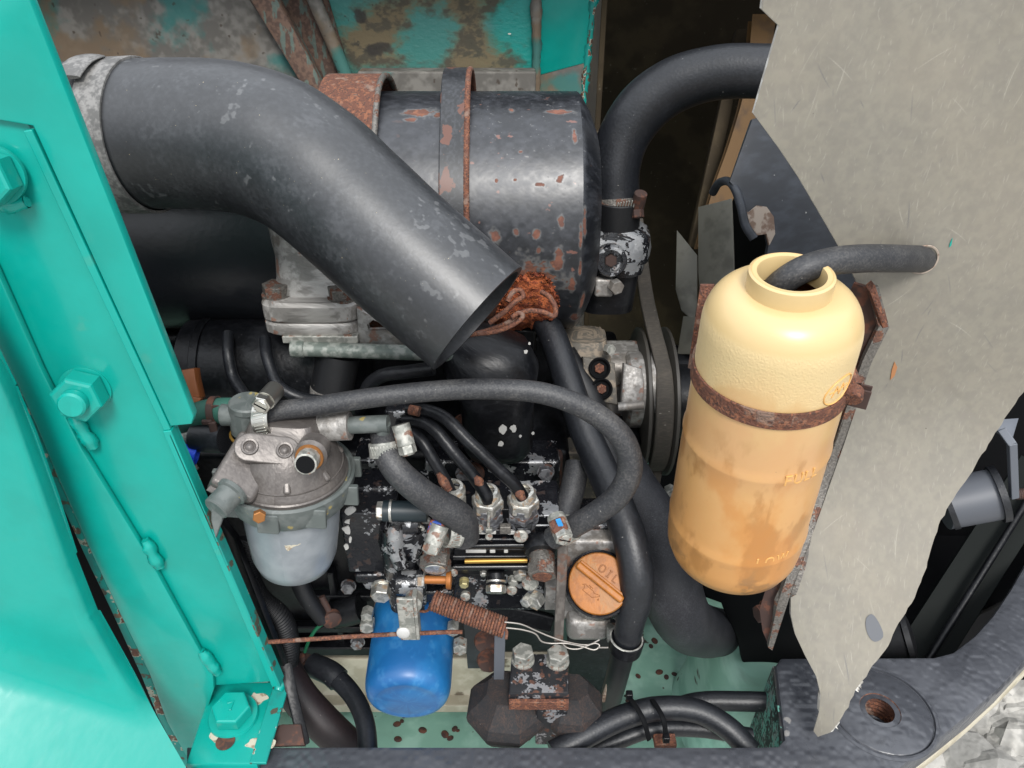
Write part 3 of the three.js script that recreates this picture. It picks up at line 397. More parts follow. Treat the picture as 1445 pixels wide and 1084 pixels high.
// ---------------------------------------------------------------- teal post, its bolts and weld beads; teal door panel at the left
{
  const t = thing('door_post', 'bright teal painted steel post bolted to the frame beside the fuel filter', 'post');
  part(t, 'web_plate', polyZ([[-80, 120], [40, 176], [55, 200], [238, 600], [388, 962], [300, 968], [270, 1072], [190, 890], [110, 715], [40, 560], [-80, 340]], -0.4365, 0.006), M.teal, 'recessed flat web');
  part(t, 'flange_plate', polyZ([[-60, -60], [18, -60], [41, 0], [160, 300], [273, 588], [270, 599], [240, 602], [46, 178], [-60, 160]], -0.432, 0.008, 0.0012), M.teal, 'upper flange plate with a cut lower edge');
  part(t, 'lip', [bar(PZ(42, 182, -0.434), PZ(238, 604, -0.434), 0.005, 0.006), bar(PZ(238, 604, -0.434), PZ(390, 964, -0.434), 0.006, 0.008)], M.teal);
  part(t, 'lip_edge', bar(PZ(244, 606, -0.436), PZ(397, 962, -0.436), 0.0022, 0.012), M.tealChip, 'chipped lower edge');
  part(t, 'stiffener_plate', polyZ([[-60, 260], [0, 392], [58, 522], [116, 636], [212, 792], [300, 952], [302, 972], [272, 1066], [265, 1072], [235, 1019], [210, 950], [166, 861], [130, 784], [80, 673], [55, 612], [25, 545], [-60, 380]], -0.4305, 0.005, 0.0012), M.teal, 'welded stiffener plate');
  part(t, 'worn_edge', polyZ([[-60, 378], [25, 543], [55, 610], [80, 671], [130, 782], [166, 859], [210, 948], [235, 1017], [267, 1070], [262, 1084], [222, 1012], [198, 952], [155, 859], [119, 784], [70, 676], [46, 614], [20, 552], [-60, 396]], -0.432, 0.012, 0.001), M.tealChip, 'worn dark edge with rust and primer');
  for (const [x0, y0, x1, y1] of [[102, 586, 132, 632], [204, 762, 226, 800], [284, 918, 308, 950]]) {
    const pts = []; for (let i = 0; i <= 4; i++) pts.push(PZ(mix(x0, x1, i / 4), mix(y0, y1, i / 4), -0.4325)); part(t, 'weld_bead', roughen(tube(pts, [0.003, 0.0048, 0.0044, 0.005, 0.0035], { seg: 16, per: 10 }), 0.0007, 34), M.teal);
  }
  const nut = (x, y, z, label) => { const o = PZ(x, y, z), dir = V(0.12, 0.12, 1); const b = part(t, 'bolt', [lathe([[0, 0], [0.0165, 0], [0.0165, 0.003], [0, 0.003]], o, dir, 32), ngon(o.clone().addScaledVector(dir, 0.003), dir, 0.0275, 0.017, 6, 0.3, 0.0022)], M.teal, label); part(b, 'stud', cyl(o.clone().addScaledVector(dir, 0.019), dir, 0.0088, 0.008, { b: 0.0014 }), M.teal); };
  nut(122, 548, -0.436, 'painted nut with a stud end'); nut(-6, 246, -0.43, 'painted nut at the picture edge');
  part(t, 'weld_bead', roughen(tube([PZ(-6, 292, -0.43), PZ(12, 290, -0.43), PZ(38, 284, -0.43)], [0.003, 0.005, 0.0035], { seg: 12 }), 0.0005, 24), M.teal);
  // foot
  const Yf = 0.742, foot = [[262, 1078], [300, 964], [388, 962], [400, 958], [398, 972], [362, 1078]].map(([a, b]) => PY(a, b, Yf));
  part(t, 'foot_plate', planeExtrude(foot, BY(Yf), 0.012, 0.0015), M.teal, 'bolted foot plate');
  part(t, 'foot_ear', tube([PY(392, 975, Yf + 0.002), PY(396, 966, Yf + 0.004), PY(400, 960, Yf + 0.004)], [0.004, 0.0055, 0.004], { seg: 12 }), M.teal);
  part(t, 'foot_edge', [bar(PY(399, 962, Yf), PY(364, 1078, Yf), 0.003, 0.014, V(0, 0, 1))], M.tealChip);
  const c = PY(330, 1012, Yf), up = V(0.03, 1, 0.08);
  for (const [x, y, a, bb] of [[364, 985, 14, 9], [368, 1050, 24, 10], [304, 1036, 9, 12]]) part(t, 'bare_patch', polyY(spline(Array.from({ length: 11 }, (_, i) => [x + Math.cos(i * 0.571) * a * (0.55 + 0.6 * rnd()), y + Math.sin(i * 0.571) * bb * (0.55 + 0.6 * rnd())]), 3), Yf + 0.0006, 0.0008, 0), M.primer, 'pale patch where the paint flaked');
  const b = part(t, 'bolt', [lathe([[0, 0.001], [0.0208, 0.001], [0.0214, 0.002], [0.0205, 0.0042], [0, 0.0048]], c, up, 48, 0.9), ngon(c.clone().addScaledVector(up, 0.004), up, 0.0285, 0.013, 6, 0.55, 0.0018)], M.teal, 'large painted hex bolt marked 7');
  { const g = new TextGeometry('7', { font: fontR, size: 0.0085, depth: 0.0008, curveSegments: 4, bevelEnabled: true, bevelThickness: 0.0002, bevelSize: 0.0002, bevelSegments: 1 }); g.translate(-0.0025, -0.004, 0); g.rotateZ(0.35); g.rotateX(-Math.PI / 2); const o = c.clone().addScaledVector(up, 0.0169); g.translate(o.x, o.y, o.z); part(b, 'grade_mark', boxUV(g), M.teal); }
  part(t, 'slot_hole', cyl(PY(318, 1047, Yf + 0.0004), V(0, 1, 0), 0.008, 0.0008, { b: 0.0001 }), M.rustDark, 'rusty open slot');
}
{
  const t = thing('hood_door', 'curved bright teal hood panel in the lower left corner', 'hood panel');
  const edge = [[-80, 350], [0, 500], [22, 545], [51, 615], [83, 706], [108, 784], [138, 861], [194, 961], [221, 1011], [264, 1086], [300, 1150]];
  const ex = (y) => { for (let i = 1; i < edge.length; i++) if (y <= edge[i][1]) return mix(edge[i - 1][0], edge[i][0], (y - edge[i - 1][1]) / (edge[i][1] - edge[i - 1][1])); return 290; };
  const n2 = V(0.42, 0.7, 0.58).normalize(), p0 = PZ(58, 950, -0.392);
  const hit = (px, py) => { const s = Math.max(0, ex(py) - px) / 300, r = ray(px, py), zA = -0.405 + 0.014 * sm(0, 0.07, s), dA = zA / r.z, dB = p0.clone().sub(EYE).dot(n2) / r.dot(n2), h = 0.022, q = Math.max(0, h - Math.abs(dA - dB)) / h; return EYE.clone().addScaledVector(r, Math.min(dA, dB) - q * q * h * 0.25); };
  const [f, e] = sheet([...edge, [-160, 1150], [-160, 350]], hit, 0.002, 5);
  part(t, 'panel', f, M.teal); part(t, 'panel_edge', e, M.teal);
}
// ---------------------------------------------------------------- air cleaner drum
{
  const t = thing('air_cleaner', 'big black air cleaner drum with rust spots lying behind the elbow hose', 'air cleaner');
  const ax = P(640, 301, 0.785), R = 0.1165, yA = ax.y, zA = ax.z, xAt = (px) => (px - CX) / FOCAL * 0.7, x0 = PZ(20, 301, zA).x, x1 = P(813, 301, 0.745).x;
  const cylHit = (px, py) => { const d = ray(px, py), oy = EYE.y - yA, oz = EYE.z - zA, A = d.y * d.y + d.z * d.z, B = d.y * oy + d.z * oz, C = oy * oy + oz * oz - R * R, D = B * B - A * C; const s = (-B - Math.sqrt(Math.max(0, D))) / A; return EYE.clone().addScaledVector(d, s); };
  // paint texture over the drum: u across the length (0 = left end), v around; rust marks stand where the drum has them
  const Lx = x1 - x0 + 0.05, uvOf = (p) => [(p.x - x0) / Lx, 0.5 + Math.atan2(p.y - yA, p.z - zA) / (2 * Math.PI)];
  const spots = [[788, 368, 9, 12], [792, 314, 5, 7], [729, 328, 5, 5], [757, 331, 6, 6], [699, 333, 9, 9], [760, 354, 3, 3], [811, 403, 10, 11], [835, 315, 5, 14], [827, 337, 5, 14], [826, 378, 4, 10], [790, 252, 8, 8], [762, 260, 10, 3], [727, 254, 5, 3], [815, 192, 6, 9], [795, 158, 20, 5], [722, 156, 5, 4], [815, 448, 12, 12], [830, 430, 6, 14], [597, 160, 22, 7], [580, 168, 10, 4], [700, 255, 3, 3], [735, 214, 3, 2], [748, 400, 34, 26], [712, 440, 40, 26], [690, 458, 40, 14], [740, 445, 26, 18], [770, 420, 10, 10], [365, 306, 4, 3]].map(([x, y, rx, ry]) => { const p = cylHit(Math.min(x > 800 ? 800 + (x - 800) * 0.72 : x, 832), y), k = 0.72 / FOCAL; return [...uvOf(p), rx * k / Lx * (x > 800 ? 0.45 : rx > 20 ? 1 : 0.75), ry * (rx > 20 ? 1 : 0.8) * k * 1.25 / (2 * Math.PI * R), rx > 20]; });
  const mat = surf({ size: 1024, wrap: false, clamp: true, bump: 0.0006, ior: 1.6 }, (u, v) => {
    const a = nz(N0, u * 1.4, v * 2), b = nz(N1, u * 2, v * 3), f = nz(N2, u * 2, v * 3); let m = 0, halo = 0, big = 0; const ju = nz(N1, u * 5, v * 7) * 0.25 + f * 0.1;
    for (const s of spots) { const q = Math.hypot((u - s[0]) / s[2], (v - s[1]) / s[3]) + ju * (s[4] ? 1.1 : 1); m = Math.max(m, 1 - sm(0.85, 1.05, q)); halo = Math.max(halo, 1 - sm(1.1, 1.6, q)); if (s[4]) big = Math.max(big, 1 - sm(0.8, 1.05, q)); }
    const dust = sm(-1.4, 2.4, a * 0.35 + b * 0.3 + f * 0.5) * sm(0.3, 0.75, u), sp = sm(1.9, 2.4, nz(N2, u * 4 + 0.2, v * 6)) * sm(0.62, 0.8, u) * sm(0.48, 0.7, v + b * 0.05), flk = sm(2.1, 2.3, nz(N1, u * 4 + 0.3, v * 6 + 0.1)) * sm(0.6, 0.75, u);  // dust thins towards the left end, painting in the shade under the elbow
    let c = mix3(hex3(0x17191d), hex3(0x34363b), dust); c = mix3(c, hex3(0x8a8782), sp * 0.7); c = mix3(c, hex3(0xa8a49b), halo * (1 - m) * 0.35); c = mix3(c, mix3(hex3(0x58362b), hex3(0x704636), sm(-1, 1.5, f)), m); c = mix3(c, rustAt(u * 3, v * 4), big * 0.9); c = mix3(c, hex3(0x7a5044), flk * 0.8);
    return [c, 0.34 + dust * 0.12 + m * 0.4 + sp * 0.2, 0, 0.55 + f * 0.03 - m * 0.15 + big * f * 0.2]; });
  const prof = [[0, x0], [R, x0]]; for (let i = 1; i <= 24; i++) prof.push([R, mix(x0, x1, i / 24)]);
  prof.push([R - 0.0012, x1 + 0.002], [R - 0.004, x1 + 0.0045], [R * 0.86, x1 + 0.012], [R * 0.7, x1 + 0.0195], [R * 0.66, x1 + 0.0205], [R * 0.3, x1 + 0.0215], [0, x1 + 0.022]);
  const g = lathe(prof.map(([r, x]) => [r, x]), V(0, yA, zA), V(1, 0, 0), 96, 0.5), p = g.attributes.position, uv = g.attributes.uv;
  for (let i = 0; i < p.count; i += 3) { const vs = [0, 1, 2].map((k) => uvOf(V().fromBufferAttribute(p, i + k))); const mx = Math.max(...vs.map((q) => q[1])); for (let k = 0; k < 3; k++) uv.setXY(i + k, vs[k][0], vs[k][1] < mx - 0.5 ? vs[k][1] + 1 : vs[k][1]); }
  part(t, 'drum', g, mat);
  // straps: flat bands that stand off the drum at the top
  const strap = (xa, xb, lift, name, m, m2, label) => {
    const n = 90, pos = [], idx = [], th = 0.0035; const rr = (a) => { let d = Math.atan2(Math.sin(a - 1.75), Math.cos(a - 1.75)); return R + 0.0012 + lift * Math.exp(-((d / 0.62) ** 4)); };
    for (let i = 0; i <= n; i++) { const a = i / n * 2 * Math.PI, r = rr(a), s = Math.sin(a), c = Math.cos(a); for (const [x, k] of [[xa, 0], [xa, th * 0.8], [xa + 0.0008, th], [xb - 0.0008, th], [xb, th * 0.8], [xb, 0], [xa, 0]]) pos.push(x, yA + s * (r + k), zA + c * (r + k)); }
    for (let i = 0; i < n; i++) for (let k = 0; k < 6; k++) { const a = i * 7 + k, b = a + 7; idx.push(a, a + 1, b, b, a + 1, b + 1); }
    const q = new THREE.BufferGeometry(); q.setAttribute('position', new THREE.Float32BufferAttribute(pos, 3)); q.setIndex(idx); const o = part(t, name, boxUV(creased(q, 0.5)), m, label);
    const e = []; for (let i = 0; i <= n; i++) { const a = i / n * 2 * Math.PI, r = rr(a) + th * 0.5; e.push(V(xb - 0.0005, yA + Math.sin(a) * r, zA + Math.cos(a) * r)); }
    part(o, 'strap_edge', tube(e, 0.0029, { seg: 8, per: 1, capA: false, capB: false }), m2); return o;
  };
  strap(xAt(621) + 0.002, xAt(663) - 0.001, 0.0165, 'strap', M.strapPaint, M.rust, 'black strap with a rusty edge');
  strap(xAt(452), xAt(536), 0.011, 'strap', M.rustOld = M.rust, M.steelRust, 'wide rusty strap');
  part(t, 'rust_flake', roughen((() => { const pts = [[700, 452], [722, 400], [752, 384], [772, 392], [786, 424], [776, 448], [740, 462], [700, 464]]; return sheet(spline(pts, 5), (x, y) => { const q = cylHit(x, y), n = V(0, q.y - yA, q.z - zA).normalize(); return q.addScaledVector(n, 0.0035 + 0.0012 * nz(N1, x * 0.01, y * 0.01)); }, 0.003, 4)[0]; })(), 0.0008, 14), M.rustOrange, 'thick flaking rust patch');
}
{
  const t = thing('rusty_wire', 'twisted rusty wire lying on the rust patch under the elbow end', 'wire');
  part(t, 'strand', [tube(pathP([[640, 478, 0.63], [690, 466, 0.645], [716, 456, 0.645], [740, 440, 0.645], [765, 440, 0.645], [782, 446, 0.645], [784, 436, 0.645], [776, 420, 0.648], [764, 412, 0.655]]), 0.0022, { seg: 8 }), tube(pathP([[690, 456, 0.64], [712, 440, 0.64], [728, 425, 0.642], [738, 418, 0.644], [734, 410, 0.644], [724, 412, 0.642], [716, 426, 0.64]]), 0.0022, { seg: 8 }), tube(pathP([[660, 472, 0.635], [700, 468, 0.64], [728, 456, 0.64], [738, 446, 0.64], [732, 442, 0.64], [722, 448, 0.64]]), 0.002, { seg: 8 })], M.rust);
}
// ---------------------------------------------------------------- big elbow hose with its clamp
{
  const t = thing('intake_hose', 'large dusty black rubber elbow hose with an open cut end', 'hose');
  const pts = [[60, 198, 0.612], [100, 195, 0.61], [165, 193, 0.605], [250, 191, 0.597], [325, 195, 0.588], [385, 211, 0.581], [441, 244, 0.575], [500, 296, 0.571], [560, 351, 0.5675], [620, 403, 0.5655], [674, 450, 0.565]];
  const hw = [99, 99, 100, 101.5, 102.5, 102, 99, 97, 96, 95.5, 95], r = pts.map((p, i) => hw[i] * p[2] / FOCAL);
  part(t, 'elbow', tube(pathP(pts), r, { seg: 56, per: 10, wall: 0.0045 }), M.elbow);
  part(t, 'crease', tube([[343, 112], [349, 135], [346, 165]].map(([x, y], i) => P(x, y, [0.556, 0.545, 0.536][i] - 0.0005)), [0.0015, 0.0035, 0.001], { seg: 8 }), M.elbow);
  const c = pathP([[176, 194, 0.6045], [208, 193, 0.6015]]), ra = 100.4 * 0.605 / FOCAL, dir = c[1].clone().sub(c[0]).normalize();
  const o = part(t, 'hose_clamp', [ring(c[0].clone().add(c[1]).multiplyScalar(0.5), dir, ra + 0.0004, 0.024, 0.0022, 72)], M.greyBand, 'dull grey band clamp');
  const tail = []; for (let i = 0; i <= 10; i++) { const a = 1.25 + i * 0.06; const u = V(0, 1, 0), w = dir.clone().cross(u).normalize(), u2 = w.clone().cross(dir).normalize(); tail.push(c[0].clone().addScaledVector(dir, -0.004).addScaledVector(u2, Math.sin(a + 0.35) * (ra + 0.004 + i * 0.0004)).addScaledVector(w, -Math.cos(a + 0.35) * (ra + 0.004 + i * 0.0004))); }
  part(o, 'band_tail', tube(tail, 0.011, { seg: 12, per: 3, flat: 0.16 }), M.greyBand);
}
// ---------------------------------------------------------------- aluminium inlet flange under the elbow
{
  const t = thing('inlet_flange', 'weathered grey aluminium inlet casting with stacked flanges under the elbow', 'casting');
  const z = -0.597, q = (x, y) => PZ(x, y, z), top = q(437, 428), dz = 0.03;
  const yT = q(437, 429).y, yM = q(437, 457).y, yB = q(437, 474).y, cx = q(437, 450).x, hx = 0.0435;
  part(t, 'flange', loft([{ c: V(cx, yM + 0.0008, z - dz), a: hx - 0.002, b: dz, n: 5 }, { c: V(cx, yM + 0.003, z - dz), a: hx, b: dz + 0.002, n: 5 }, { c: V(cx, yT - 0.003, z - dz), a: hx, b: dz + 0.002, n: 5 }, { c: V(cx, yT, z - dz), a: hx - 0.0035, b: dz - 0.001, n: 5 }], 64), M.alu);
  part(t, 'flange', loft([{ c: V(cx, yB, z - dz), a: hx - 0.002, b: dz, n: 5 }, { c: V(cx, yB + 0.002, z - dz), a: hx, b: dz + 0.0015, n: 5 }, { c: V(cx, yM - 0.002, z - dz), a: hx, b: dz + 0.0015, n: 5 }, { c: V(cx, yM - 0.0002, z - dz), a: hx - 0.002, b: dz, n: 5 }], 64), M.alu);
  part(t, 'neck', loft([{ c: V(cx + 0.002, yT - 0.002, z - dz - 0.004), a: 0.039, b: dz - 0.008, n: 3 }, { c: V(cx + 0.004, yT + 0.012, z - dz - 0.008), a: 0.037, b: 0.022, n: 3 }, { c: V(cx + 0.004, yT + 0.03, z - dz - 0.012), a: 0.037, b: 0.022, n: 2.5 }, { c: V(cx + 0.002, yT + 0.06, z - dz - 0.018), a: 0.039, b: 0.026, n: 2.5 }, { c: V(cx, yT + 0.1, z - dz - 0.02), a: 0.043, b: 0.032, n: 2.5 }], 48), M.alu);
  for (const [x, y] of [[393, 414], [484, 420]]) { const o = PY(x, y, yT - 0.001); o.z = Math.max(o.z, z - 0.02); part(t, 'bolt', [ngon(o, V(0, 1, 0), 0.0215, 0.011, 6, 0.5, 0.001), lathe([[0, 0], [0.0135, 0], [0.0135, 0.0018], [0, 0.0018]], o, V(0, 1, 0))], M.steelRust); }
  part(t, 'spacer', vbox(398, 505, 475, 485, z + 0.004, 0.03, 0.001), M.zincDull);
  part(t, 'rib_plate', polyZ([[503, 434], [512, 440], [590, 478], [620, 505], [508, 496], [505, 470]], z - 0.004, 0.006, 0.001, [[[516, 458], [526, 450], [548, 455], [556, 467], [520, 468]]]), M.alu);
  part(t, 'shaft', [rod(PZ(414, 492, z + 0.006), PZ(640, 500, z + 0.006), 0.0068, 16), cyl(PZ(411, 492, z + 0.006), V(1, 0, 0), 0.0078, 0.012)], M.greyGreen = surf({ size: 512, period: 0.08, lite: true }, (u, v) => [mix3(hex3(0x5f6862), hex3(0x8b8f89), sm(-1, 1.4, nz(N1, u, v))), 0.55, 0.2, 0.5]));
}
// ---------------------------------------------------------------- upper radiator hose and the water outlet below it
{
  const t = thing('radiator_hose', 'thick smooth black hose curving from the water outlet to behind the grey sheet', 'hose');
  part(t, 'hose', tube(pathP([[869, 300, 0.785], [868, 272, 0.78], [868, 240, 0.772], [879, 196, 0.762], [908, 152, 0.748], [950, 121, 0.735], [1010, 103, 0.72], [1080, 101, 0.705], [1150, 104, 0.69]]), [0.0243, 0.0245, 0.0248, 0.0255, 0.0262, 0.0256, 0.0243, 0.0236, 0.0235], { seg: 40, per: 10 }), M.hoseSmooth);
  const c = P(869, 290, 0.783), d = P(868, 265, 0.779).sub(P(869, 300, 0.785)).normalize();
  const k = part(t, 'hose_clamp', ring(c, d, 0.0246, 0.0135, 0.0018), M.steelRust, 'ribbed band clamp'); part(k, 'clamp_screw', [cyl(P(899, 294, 0.765), V(0.1, 1, 0.3), 0.0065, 0.018), ngon(P(899, 296, 0.763), V(0.1, -1, 0.5), 0.011, 0.008)], M.rustDark);
  for (let i = 0; i < 7; i++) part(k, 'rib', box(P(871 + i * 4, 291 - i * 0.6, 0.757), 0.0012, 0.008, 0.002, 0.0004, new THREE.Quaternion().setFromAxisAngle(V(0, 0, 1), -0.2)), M.zincDull);
}
{
  const t = thing('water_outlet', 'corroded aluminium water outlet with a deep bolt socket below the thick hose', 'water outlet');
  part(t, 'outlet_pipe', cyl(P(869, 322, 0.79), V(0, 1, 0), 0.0238, 0.03), M.rubberPipe = M.hoseDark);
  part(t, 'flange', roughen(loft([{ c: P(868, 362, 0.8), a: 0.034, b: 0.026, n: 3 }, { c: P(868, 345, 0.797), a: 0.036, b: 0.028, n: 3 }, { c: P(870, 325, 0.793), a: 0.034, b: 0.027, n: 3 }, { c: P(870, 316, 0.79), a: 0.027, b: 0.026 }], 48), 0.0008, 30), M.chipMore, 'white corroded flange');
  part(t, 'lower_flange', roughen(loft([{ c: P(865, 378, 0.802), a: 0.03, b: 0.026, n: 3 }, { c: P(866, 358, 0.797), a: 0.033, b: 0.028, n: 3 }], 40), 0.0008, 30), M.chipMore);
  const sock = P(862, 368, 0.765), sd = V(-0.05, 0.25, 1).normalize();
  const h = part(t, 'socket', [lathe([[0.0, -0.004], [0.011, -0.004], [0.0115, 0.006], [0.0145, 0.006], [0.016, 0.003], [0.0165, -0.02], [0, -0.02]], sock, sd, 36)], M.chip, 'round bolt recess'); part(h, 'bolt', ngon(sock.clone().addScaledVector(sd, -0.004), sd, 0.011, 0.006), M.rustDark);
  part(t, 'body', loft([{ c: P(855, 430, 0.83), a: 0.028, b: 0.024, n: 3 }, { c: P(858, 370, 0.81), a: 0.033, b: 0.027, n: 3 }], 32), M.black);
  part(t, 'lug', [box(P(852, 404, 0.782), 0.019, 0.02, 0.012, 0.003), ngon(P(866, 402, 0.777), V(0.4, 0, 1), 0.013, 0.009)], M.alu, 'bare aluminium lug with a bolt');
}
// ---------------------------------------------------------------- fan, belt and pulleys, pump housing beside them
{
  const t = thing('fan_pulley', 'dark grooved fan pulley with a worn belt beside the coolant bottle', 'pulley'), c = P(918, 566, 0.875), X = V(1, 0, 0);
  part(t, 'pulley_disc', lathe([[0, -0.016], [0.05, -0.016], [0.055, -0.02], [0.08, -0.018], [0.084, -0.016], [0.084, -0.013], [0.07, -0.008], [0.07, 0.008], [0.084, 0.013], [0.084, 0.016], [0.078, 0.018], [0, 0.018]], c, X, 72, 0.5), M.pulley = plain(0x3d3a35, 0.5));
  const lower = P(905, 760, 0.95); const belt = []; const R = 0.078, up = P(893, 330, 0.86);
  for (let i = 0; i <= 20; i++) { const a = -0.1 + i / 20 * 1.5; belt.push(c.clone().add(V(0.001, Math.sin(1.45 - a * 1.6) * R, Math.cos(1.45 - a * 1.6) * R))); }
  const bp = new THREE.CatmullRomCurve3([P(898, 310, 0.875), P(905, 370, 0.862), P(914, 430, 0.845), ...belt.slice(5), P(918, 690, 0.86), P(908, 770, 0.92)], false, 'centripetal'), bs = []; for (let i = 0; i <= 60; i++) { const tg = bp.getTangent(i / 60), nn = X.clone().cross(tg).normalize(); bs.push({ c: bp.getPoint(i / 60), ux: X, uz: nn, a: mix(0.0075, 0.0095, sm(0, 0.35, i / 60)), b: 0.0032, n: 6 }); }
  part(t, 'belt', loft(bs, 24), M.belt, 'worn brown rubber belt');
  part(t, 'hub', lathe([[0, 0.016], [0.04, 0.016], [0.042, 0.02], [0.042, 0.06], [0, 0.06]], c, X, 40), M.black);
}
{
  const t = thing('fan', 'dull pale plastic cooling fan blades in the dark behind the coolant bottle', 'fan');
  part(t, 'blade', polyD([[985, 292, 0.9], [1032, 280, 0.87], [1034, 330, 0.865], [1032, 430, 0.85], [1000, 470, 0.87], [982, 430, 0.88], [982, 380, 0.89]], 0.003, 0.001), M.blade);
  part(t, 'blade', polyD([[955, 324, 0.95], [984, 360, 0.93], [984, 430, 0.91], [978, 452, 0.9], [962, 440, 0.92], [954, 410, 0.93]], 0.003, 0.001), M.blade, 'darker narrow blade');
  part(t, 'blade_root', polyD([[964, 446, 0.9], [1000, 448, 0.88], [990, 500, 0.88], [956, 500, 0.9]], 0.004, 0.001), M.blade);
  part(t, 'fan_hub', cyl(P(935, 545, 0.93), V(1, 0, 0), 0.05, 0.09), M.black);
}
{
  const t = thing('water_pump', 'grimy grey pump housing with two recessed bolts behind the fuel hose', 'pump');
  part(t, 'housing', [box(P(862, 535, 0.86), 0.085, 0.075, 0.06, 0.012), cyl(P(880, 550, 0.84), V(1, 0, 0), 0.042, 0.04, { b: 0.004 })], M.alu);
  part(t, 'upper_housing', roughen(loft([{ c: P(833, 530, 0.84), a: 0.034, b: 0.025, n: 3 }, { c: P(826, 490, 0.83), a: 0.024, b: 0.022, n: 3 }, { c: P(826, 472, 0.83), a: 0.022, b: 0.02, n: 3 }]), 0.001, 20), M.dirtyAlu = surf({ size: 512, period: 0.1, lite: true }, (u, v) => [mix3(hex3(0x5b5750), hex3(0x85796a), sm(-1, 1.4, nz(N1, u, v) + 0.4 * nz(N2, u, v))), 0.75, 0.05, 0.5]));
  part(t, 'boss_plate', polyD([[822, 503, 0.785], [868, 512, 0.785], [872, 572, 0.785], [838, 566, 0.785], [824, 540, 0.785]], 0.016, 0.003), M.dirtyAlu, 'dirty boss plate');
  for (const [x, y] of [[846, 520], [849, 549]]) { const o = P(x, y, 0.782), d = toEye(o); const s = part(t, 'bolt_recess', lathe([[0, -0.002], [0.0078, -0.002], [0.0085, 0.001], [0.0098, 0.002], [0.011, 0.001], [0.0115, -0.006]], o, d), M.bayBlack); part(s, 'bolt', ngon(o.clone().addScaledVector(d, -0.002), d, 0.009, 0.003), M.rust); }
  part(t, 'bare_panel', polyD([[880, 512, 0.79], [906, 520, 0.79], [910, 540, 0.79], [908, 576, 0.79], [876, 577, 0.79]], 0.012, 0.003), M.alu, 'bare metal patch');
  part(t, 'rib', rod(P(872, 574, 0.78), P(908, 572, 0.78), 0.0045), M.alu);
  part(t, 'bolt', ngon(P(857, 492, 0.8), V(0.5, 0.3, 1), 0.01, 0.008), M.zincDull);
}
// ---------------------------------------------------------------- fan shroud and radiator edge
{
  const t = thing('fan_shroud', 'bent dark sheet shroud with a torn pale edge behind the grey sheet', 'shroud');
  part(t, 'shroud_sheet', sheet([[1062, 168], [1130, 150], [1300, 330], [1300, 480], [1225, 470], [1205, 440], [1190, 400], [1085, 400], [1080, 372], [1085, 345], [1082, 330], [1068, 332], [1064, 337], [1052, 318], [1046, 290], [1040, 268], [1030, 256], [1045, 215]], (x, y) => P(x, y, 0.7 + 0.03 * sm(1030, 1200, x)), 0.004, 4), M.darkSheet);
  part(t, 'rolled_edge', tube(pathP([[1006, 272, 0.75], [1014, 259, 0.735], [1028, 256, 0.715], [1038, 268, 0.702], [1046, 292, 0.7], [1052, 318, 0.699], [1064, 337, 0.699]]), 0.004, { seg: 12 }), M.darkSheet);
  part(t, 'worn_corner', sheet([[1047, 292], [1056, 300], [1068, 290], [1082, 292], [1092, 306], [1094, 330], [1086, 346], [1082, 330], [1068, 332], [1064, 337], [1052, 318]], (x, y) => P(x, y, 0.6975 + 0.03 * sm(1030, 1200, x)), 0.002, 3), M.wornEdge = surf({ size: 512, period: 0.09, lite: true }, (u, v) => [mix3(hex3(0x9a8d80), hex3(0x6f5a4c), sm(-0.5, 1.3, nz(N1, u, v))), 0.75, 0, 0.5]), 'pale rusted corner');
}
{
  const t = thing('radiator', 'ochre side edge of the radiator standing in the dark behind the shroud', 'radiator');
  part(t, 'side_channel', sheet([...spline([[1062, 20], [1052, 120], [1030, 200], [1006, 268], [984, 348]], 4, false), ...spline([[1003, 348], [1032, 288], [1056, 215], [1080, 125], [1096, 20]], 4, false)], (x, y) => P(x, y, 1.03), 0.02, 2)[0], M.tan, 'ochre foam strip');
  part(t, 'side_edge', polyD([[1040, 40, 1.09], [1056, 40, 1.09], [1006, 290, 1.09], [985, 350, 1.09], [972, 350, 1.09]], 0.02, 0.002), M.wallDark);
  part(t, 'core', box(P(1110, 430, 1.15), 0.1, 0.7, 0.5, 0.01), M.bayBlack);
}
